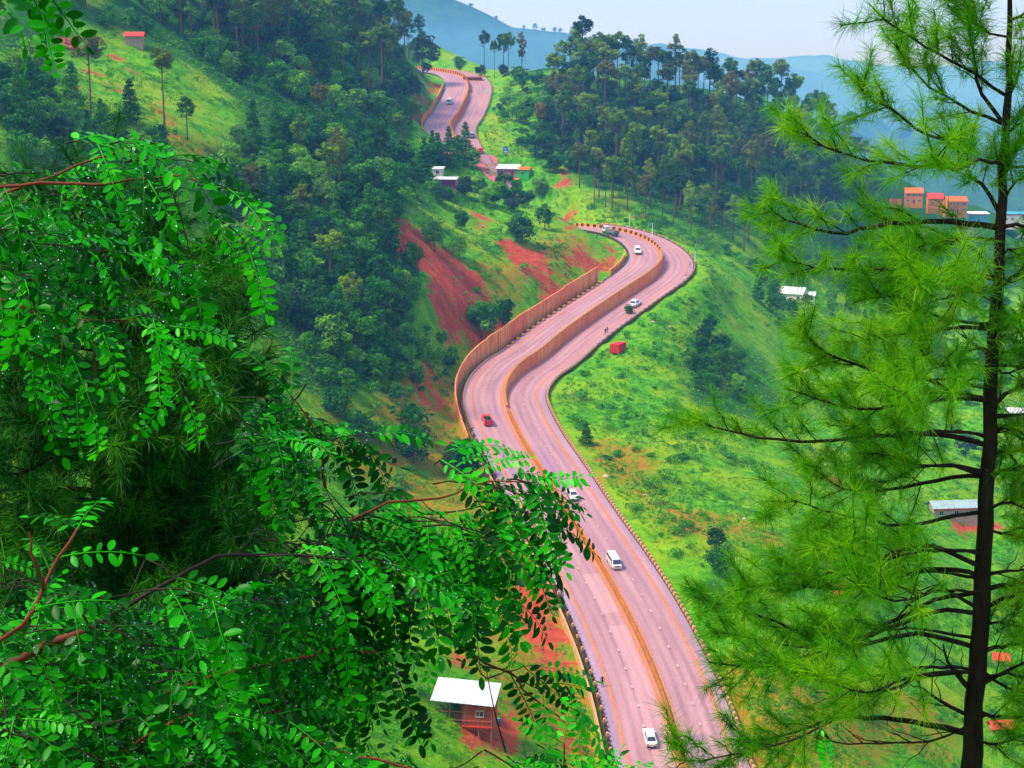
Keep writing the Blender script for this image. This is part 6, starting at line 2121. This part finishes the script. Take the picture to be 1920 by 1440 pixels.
        if rest:
            for nm, pool, sel in (("foliage", LEAVES, False), ("foliage", BRIGHT, True)):
                V, Q, T, n = [], [], [], 0
                for M, s, br in rest:
                    if br != sel:
                        continue
                    me = pool[rng.integers(len(pool))]
                    k = len(me.vertices)
                    co = np.empty(k * 3, np.float32); me.vertices.foreach_get("co", co)
                    tn = np.empty(k, np.float32); me.attributes["tone"].data.foreach_get("value", tn)
                    nq = sum(1 for p in me.polygons if p.loop_total == 4)
                    ix = np.empty(len(me.loops), np.int32); me.loops.foreach_get("vertex_index", ix)
                    A = np.array(M)
                    V.append((co.reshape(-1, 3) * s) @ A[:3, :3].T + A[:3, 3]); Q.append(ix[:nq * 4].reshape(-1, 4) + n); T.append(np.clip(tn + rng.normal(0, .22), 0, 1)); n += k
                if V:
                    link(nm, mesh_from(nm, np.concatenate(V), [np.concatenate(Q)], [pool[0].materials[0]], True, tone=np.concatenate(T)), self.root, kind="stuff")
        print(self.root.name, "leaves", len(lv))

def trunk_to(rob, top, r=.09):
    """Trunk outside the frame that carries the boughs."""
    top = np.array(top) - rob.loc
    c = resample(np.array([[0, 0, -.3], top * .5 + np.array([-.1, 0, 0]), top]), 16)
    w = Wood(); w.tube(c, np.linspace(r, r * .45, 16), 10)
    link("trunk", w.mesh("trunk", m_robbark), rob.root)

# lower tree: its reddish bough comes in from the left edge
f1 = P(-420, 1330, 4.2); f1[2] = ground(f1[0], f1[1]) 
T1 = Robinia("robinia with a reddish bough entering at the lower left and wet leaves before the road", f1, 71)
T1.tw = []
trunk_to(T1, P(-420, 1100, 4.2), .08)
A = T1.bough([(-420, 1420, 4.2), (-120, 1330, 4.25), (0, 1258, 4.3), (60, 1222, 4.3), (120, 1196, 4.35), (172, 1180, 4.4)], .017, .012)
A0 = T1.bough([(168, 1181, 4.4), (230, 1140, 4.5), (310, 1096, 4.6), (390, 1050, 4.7), (433, 1041, 4.75), (533, 1040, 4.8), (640, 1047, 4.9), (750, 1042, 4.9), (850, 1030, 5.0), (960, 1022, 5.0)], .008, .0025, m_robtwig)
B = T1.bough([(-300, 1300, 4.1), (0, 1200, 4.0), (50, 1160, 4.0), (78, 1108, 4.05), (95, 1070, 4.1), (112, 1038, 4.1), (150, 985, 4.2)], .010, .004)
B2 = T1.bough([(82, 1105, 4.05), (75, 1080, 4.0), (62, 1040, 4.0), (53, 990, 4.0)], .006, .003)
A2 = T1.bough([(172, 1182, 4.4), (160, 1160, 4.35), (140, 1128, 4.3), (125, 1110, 4.2)], .005, .003)
C_ = T1.bough([(-300, 1500, 4.4), (120, 1440, 4.4), (250, 1400, 4.4), (297, 1368, 4.4), (335, 1346, 4.4), (390, 1342, 4.45), (445, 1343, 4.5), (540, 1330, 4.6)], .010, .004)
D_ = T1.bough([(310, 1300, 4.5), (410, 1266, 4.5), (460, 1252, 4.5), (530, 1243, 4.55), (565, 1232, 4.6), (640, 1216, 4.7), (720, 1225, 4.7)], .007, .003)
E_ = T1.bough([(700, 1060, 4.9), (745, 1120, 4.9), (817, 1177, 4.9), (873, 1217, 4.9), (920, 1248, 4.9), (962, 1261, 4.95), (978, 1285, 5.0), (1010, 1320, 5.0), (1050, 1345, 5.0)], .006, .0025)
F_ = T1.bough([(560, 1380, 4.3), (640, 1408, 4.3), (683, 1422, 4.3), (750, 1437, 4.3), (830, 1450, 4.3)], .006, .003)
G_ = T1.bough([(610, 915, 5.3), (604, 870, 5.3), (596, 830, 5.3), (587, 800, 5.3), (560, 760, 5.3), (540, 735, 5.3)], .006, .0025)
for c, g, br in ((A0, .06, .15), (B, .07, .3), (C_, .07, .15), (D_, .06, .12), (F_, .12, .3), (G_, .05, .2)):
    T1.leaf_line(c, g, .35, br)
# the spray that crosses the road, and the hanging sprays beneath it
T1.bough([(640, 985, 5.0), (740, 940, 5.0), (830, 935, 5.0), (900, 905, 5.0), (960, 900, 5.0), (1010, 905, 5.0)], .005, .002)
for (x, y, d, dx, dz, l, br) in [(835, 850, 5, .6, .6, .1, .7), (880, 900, 5, .9, .1, .22, .2), (940, 905, 5, .95, .05, .2, .25), (985, 915, 5, 1, -.05, .2, .1), (1000, 900, 4.9, 1, -.04, .12, .0), (960, 950, 4.9, 1, -.15, .2, .2), (900, 980, 4.9, 1, -.1, .3, .15), (940, 1010, 4.9, 1, -.1, .2, .15),
                          (900, 1040, 4.9, 1, -.2, .24, .12), (860, 1070, 4.9, 1, -.25, .26, .1), (940, 1060, 4.9, .8, -.3, .12, .12), (780, 1080, 4.9, .9, -.4, .25, .08), (720, 1120, 4.9, .7, -.6, .25, .05), (680, 1150, 4.9, .5, -.8, .28, .05),
                          (740, 960, 5, .9, .2, .25, .3), (680, 960, 5, .8, .2, .25, .25), (620, 960, 5, .8, .2, .32, .3), (700, 920, 5.1, .8, .2, .2, .2)]:
    T1.twig(P(x, y, d) - T1.loc - np.array([dx, 0, dz]) * l * .6, (dx, HR.uniform(-.2, .2), dz), l, bright=br)
T1.fill([[(0, 1080), (200, 1080), (480, 1080), (600, 1010), (800, 990), (860, 1000), (840, 1050), (700, 1070), (600, 1120), (520, 1250), (470, 1440), (0, 1440)]], 80, (4.1, 5.6), (1, 0, .05), bright=.14)
T1.fill([[(660, 980), (820, 950), (930, 945), (950, 1000), (880, 1050), (760, 1070), (650, 1050)]], 16, (4.8, 5.2), (1, 0, -.02), bright=.85, length=(.18, .3))
for (x, y, dx, dz, s_) in [(990, 915, 1, .42, .95), (1000, 900, 1, .3, .9), (960, 890, .9, .25, .9), (995, 935, 1, .1, .85), (930, 868, .7, .5, .6), (900, 880, .9, .4, .8), (860, 870, .8, .5, .7), (1000, 975, 1, -.05, .7)]:
    T1.leaves.append((P(x, y, 4.9) - T1.loc, np.array([dx, -.05, dz]), np.array([.1, -.6, .9]), s_, True))
T1.fill([[(850, 1165), (950, 1215), (1050, 1280), (1060, 1310), (980, 1280), (960, 1240)]], 2, (4.7, 5.1), (1, 0, -.25), bright=.3, length=(.15, .3))
T1.fill([[(560, 1450), (700, 1440), (880, 1440), (1000, 1445), (1120, 1450), (1170, 1470), (560, 1480)]], 16, (4.2, 4.9), (1, 0, .1), bright=.55, length=(.2, .35))
T1.fill([[(540, 1180), (680, 1160), (690, 1220), (640, 1270), (540, 1330)]], 8, (4.6, 5.2), (.5, 0, -.7), bright=.05, length=(.2, .35))
T1.finish()

# middle tree: thin dark twigs at eye level on the left
f2 = P(-520, 800, 4.8); f2[2] = ground(f2[0], f2[1])
T2 = Robinia("robinia with thin dark twigs and bright hanging sprays at the left below the clearing", f2, 72)
T2.tw = []
trunk_to(T2, P(-520, 330, 4.8), .07)
I1 = T2.bough([(-520, 480, 4.8), (-200, 380, 4.7), (0, 352, 4.6), (45, 346, 4.6), (110, 343, 4.6), (180, 346, 4.6), (250, 337, 4.6), (330, 330, 4.6), (385, 345, 4.6)], .009, .003)
I2 = T2.bough([(-100, 390, 4.7), (60, 345, 4.7), (155, 306, 4.7), (190, 294, 4.7), (218, 284, 4.7), (250, 272, 4.7)], .006, .0025)
I3 = T2.bough([(-200, 640, 4.7), (0, 560, 4.6), (90, 600, 4.6), (180, 600, 4.6), (270, 600, 4.6)], .007, .003)
for c, br in ((I1, .15), (I2, .45), (I3, .12)):
    T2.leaf_line(c, .085, .35, br, .72 if c is I2 else .9)
for (x, y, dx, dz, l, br) in [(410, 345, 1, .05, .13, 1), (440, 420, .9, -.35, .16, 1), (350, 430, .3, -.9, .18, .1), (300, 290, .9, .2, .18, .1), (150, 262, .8, .2, .08, 1), (235, 262, .9, .2, .08, 1), (230, 590, .95, .2, .2, 1), (310, 600, .9, -.2, .12, 1), (330, 660, .7, -.6, .18, 1),
                              (120, 700, .7, -.5, .2, .4), (60, 420, 1, .1, .25, .15), (140, 470, .9, -.2, .25, .7), (30, 500, .9, -.2, .25, .3)]:
    T2.twig(P(x, y, 4.5) - T2.loc - np.array([dx, 0, dz]) * l * .6, (dx, HR.uniform(-.2, .2), dz), l, bright=br)
T2.fill([[(0, 290), (110, 280), (200, 300), (300, 345), (380, 365), (400, 440), (330, 430), (250, 400), (150, 420), (60, 520), (0, 560)]], 9, (4.5, 5.4), (1, 0, -.15), bright=.06, length=(.2, .36))
T2.fill([[(0, 480), (150, 520), (200, 620), (100, 720), (0, 700)]], 5, (4.3, 5.4), (.9, 0, -.2), bright=.1)
T2.fill([[(440, 800), (520, 710), (600, 740), (670, 790), (640, 860), (560, 850), (480, 830)]], 9, (5.0, 5.5), (1, 0, .05), bright=.15, length=(.18, .32))
T2.finish()

f3 = P(-300, -200, 3.4); f3[2] = ground(f3[0], f3[1])
T3 = Robinia("robinia spray hanging into the top left corner", f3, 73)
T3.tw = []
trunk_to(T3, P(-300, -150, 3.4), .05)
c = T3.bough([(-300, -100, 3.4), (-100, -60, 3.3), (0, -30, 3.2), (80, -20, 3.2), (130, 5, 3.2)], .006, .0025)
T3.leaf_line(c[:len(c) * 4 // 5], .09, .5, .1)
T3.fill([[(-10, -40), (90, -50), (60, -10), (-10, 5)]], 3, (3.0, 3.5), (.4, 0, -.8), bright=.0, length=(.05, .09), sc=.75)
T3.finish(detail=10)

def sapling(label, pts, seed, r=.004, bright=.7, gap=.05, sc=1.0):
    p0 = P(*pts[0])
    foot = P(pts[0][0], 1700, pts[0][2]); foot[2] = p0[2] - 1.2
    g = ground(foot[0], foot[1])
    foot[2] = g
    s = Robinia(label, foot, seed, "robinia_sapling", "sapling")
    s.tw = []
    c = s.bough([(pts[0][0], 1600, pts[0][2])] + list(pts), r, r * .45, m_robtwig)
    low = c[0]
    w = Wood(); w.tube(resample(np.array([[0, 0, -.1], low * .5 + np.array([.03, 0, 0]), low]), 8), np.linspace(r * 2, r, 8), 6)
    link("stem", w.mesh("stem", m_robtwig), s.root)
    s.leaf_line(c[len(c) // 3:], gap, .1, bright, sc)
    s.finish(detail=10)
sapling("upright robinia shoot with fern like leaves at the bottom edge beside the road", [(1060, 1520, 4.4), (1056, 1470, 4.4), (1058, 1385, 4.4)], 81, sc=.7)
sapling("young robinia shoot at the bottom edge under the right pine", [(1570, 1540, 3.6), (1562, 1500, 3.6), (1558, 1455, 3.6)], 82, r=.003, bright=.9, sc=.45)
sapling("bright robinia shoot at the bottom edge right of the upright one", [(1100, 1540, 4.2), (1110, 1500, 4.2), (1130, 1460, 4.2)], 83, r=.003, bright=.9, sc=.5)
# ------------------------------------------------------------------ every tree of a wood gets a description of its own, by the landmark it stands nearest
MARKS = [("red roofed hut", 252, 75), ("thin pine in the clearing", 308, 190), ("red gash on the upper hill", 560, 110), ("big rounded crest tree", 793, 85), ("far painted barrier", 850, 140),
         ("pale blue van", 843, 190), ("slate grey car", 883, 251), ("red rickshaw", 901, 282), ("magenta house", 836, 342), ("white roofed shop", 960, 322), ("long red earth scar", 770, 450), ("red scar in mid spur", 985, 490),
         ("tall panel wall", 1000, 590), ("hairpin barrier", 1190, 440), ("golden pine", 1014, 230), ("golden ridge tree", 1345, 250), ("white valley house", 1487, 556), ("red container", 1159, 646), ("umbrella pine", 1360, 700),
         ("brown stone hut", 1500, 703), ("red pickup", 912, 783), ("conical shrub by the kerb", 1099, 815), ("white minivan", 1150, 1045), ("pink roofed village house", 1598, 405), ("orange village houses", 1730, 375), ("long low house", 1786, 960),
         ("red roofed hut amid needles", 1580, 1115), ("bottom white sedan", 1217, 1380), ("stilted shack", 886, 1310), ("broad clearing conifer", 245, 200), ("large round bush", 762, 780), ("milestone", 1285, 520),
         ("slope tree by the van", 1340, 1010), ("lone slim crest pine", 908, 90), ("small round crest tree", 862, 120), ("very tall clearing pine", 410, 40)]
ORD = ["nearest", "second", "third", "fourth", "fifth", "sixth", "seventh", "eighth", "ninth", "tenth", "eleventh", "twelfth", "thirteenth", "fourteenth", "fifteenth", "sixteenth", "seventeenth", "eighteenth", "nineteenth", "twentieth", "twenty-first", "twenty-second", "twenty-third", "twenty-fourth", "twenty-fifth", "twenty-sixth", "twenty-seventh", "twenty-eighth", "twenty-ninth", "thirtieth", "thirty-first", "thirty-second", "thirty-third", "thirty-fourth", "thirty-fifth", "thirty-sixth", "thirty-seventh", "thirty-eighth", "thirty-ninth", "fortieth"]
SHORT = {}
buckets = {}
for o in list(scn.objects):
    if o.parent is None and o.get("group") and o.get("category") and o.name.split(".")[0] in ("pine_tree", "broadleaf_tree", "cedar_tree", "bush", "tree", "hilltop_tree", "hillside_tree", "roadside_tree", "valley_tree", "slope_tree", "distant_tree", "boulder"):
        x, y, _ = to_px(np.array(o.location))
        best = sorted(((mx - x) ** 2 + (my - y) ** 2, nm, mx, my) for nm, mx, my in MARKS)[0]
        dx, dy = x - best[2], y - best[3]
        a = math.degrees(math.atan2(-dy, dx)) % 360
        dirs = ["right of", "above right of", "above", "above left of", "left of", "below left of", "below", "below right of"][int(((a + 22.5) % 360) // 45)]
        buckets.setdefault((o["category"], best[1], dirs), []).append((best[0], o))
ADJ = {"pine tree": "rounded pine", "broadleaf tree": "leafy tree", "cedar tree": "dark cedar", "bush": "green bush", "tree": "tree", "distant tree": "far tree", "boulder": "pink stone"}
for (cat, mark, dirs), lst in buckets.items():
    lst.sort(key=lambda q: q[0])
    for k, (_, o) in enumerate(lst):
        if k < len(ORD):
            o["label"] = "%s %s the %s, %s to it" % (ADJ.get(cat, cat), dirs, mark, ORD[k] if k == 0 else ORD[k] + " nearest")
# ------------------------------------------------------------------ haze: one closed box of pale air round camera and scene
m_haze = bpy.data.materials.new("haze_air")
m_haze.use_nodes = True
nt = m_haze.node_tree
nt.nodes.clear()
ho = nt.nodes.new("ShaderNodeOutputMaterial")
hv = nt.nodes.new("ShaderNodeVolumePrincipled")
hv.inputs["Color"].default_value = (0.17, 0.46, 1.0, 1)
hv.inputs["Density"].default_value = 0.00021
hv.inputs["Anisotropy"].default_value = 0.25
hv.inputs["Absorption Color"].default_value = (1, 1, 1, 1)
nt.links.new(hv.outputs[0], ho.inputs["Volume"])
mb = MB()
ZLO, ZHI = -262.0, 172.0
mb.box(0, 8100, (ZLO + ZHI) / 2, 17000, 17400, ZHI - ZLO)
link("haze", mb.mesh("haze", [m_haze]), kind="stuff")
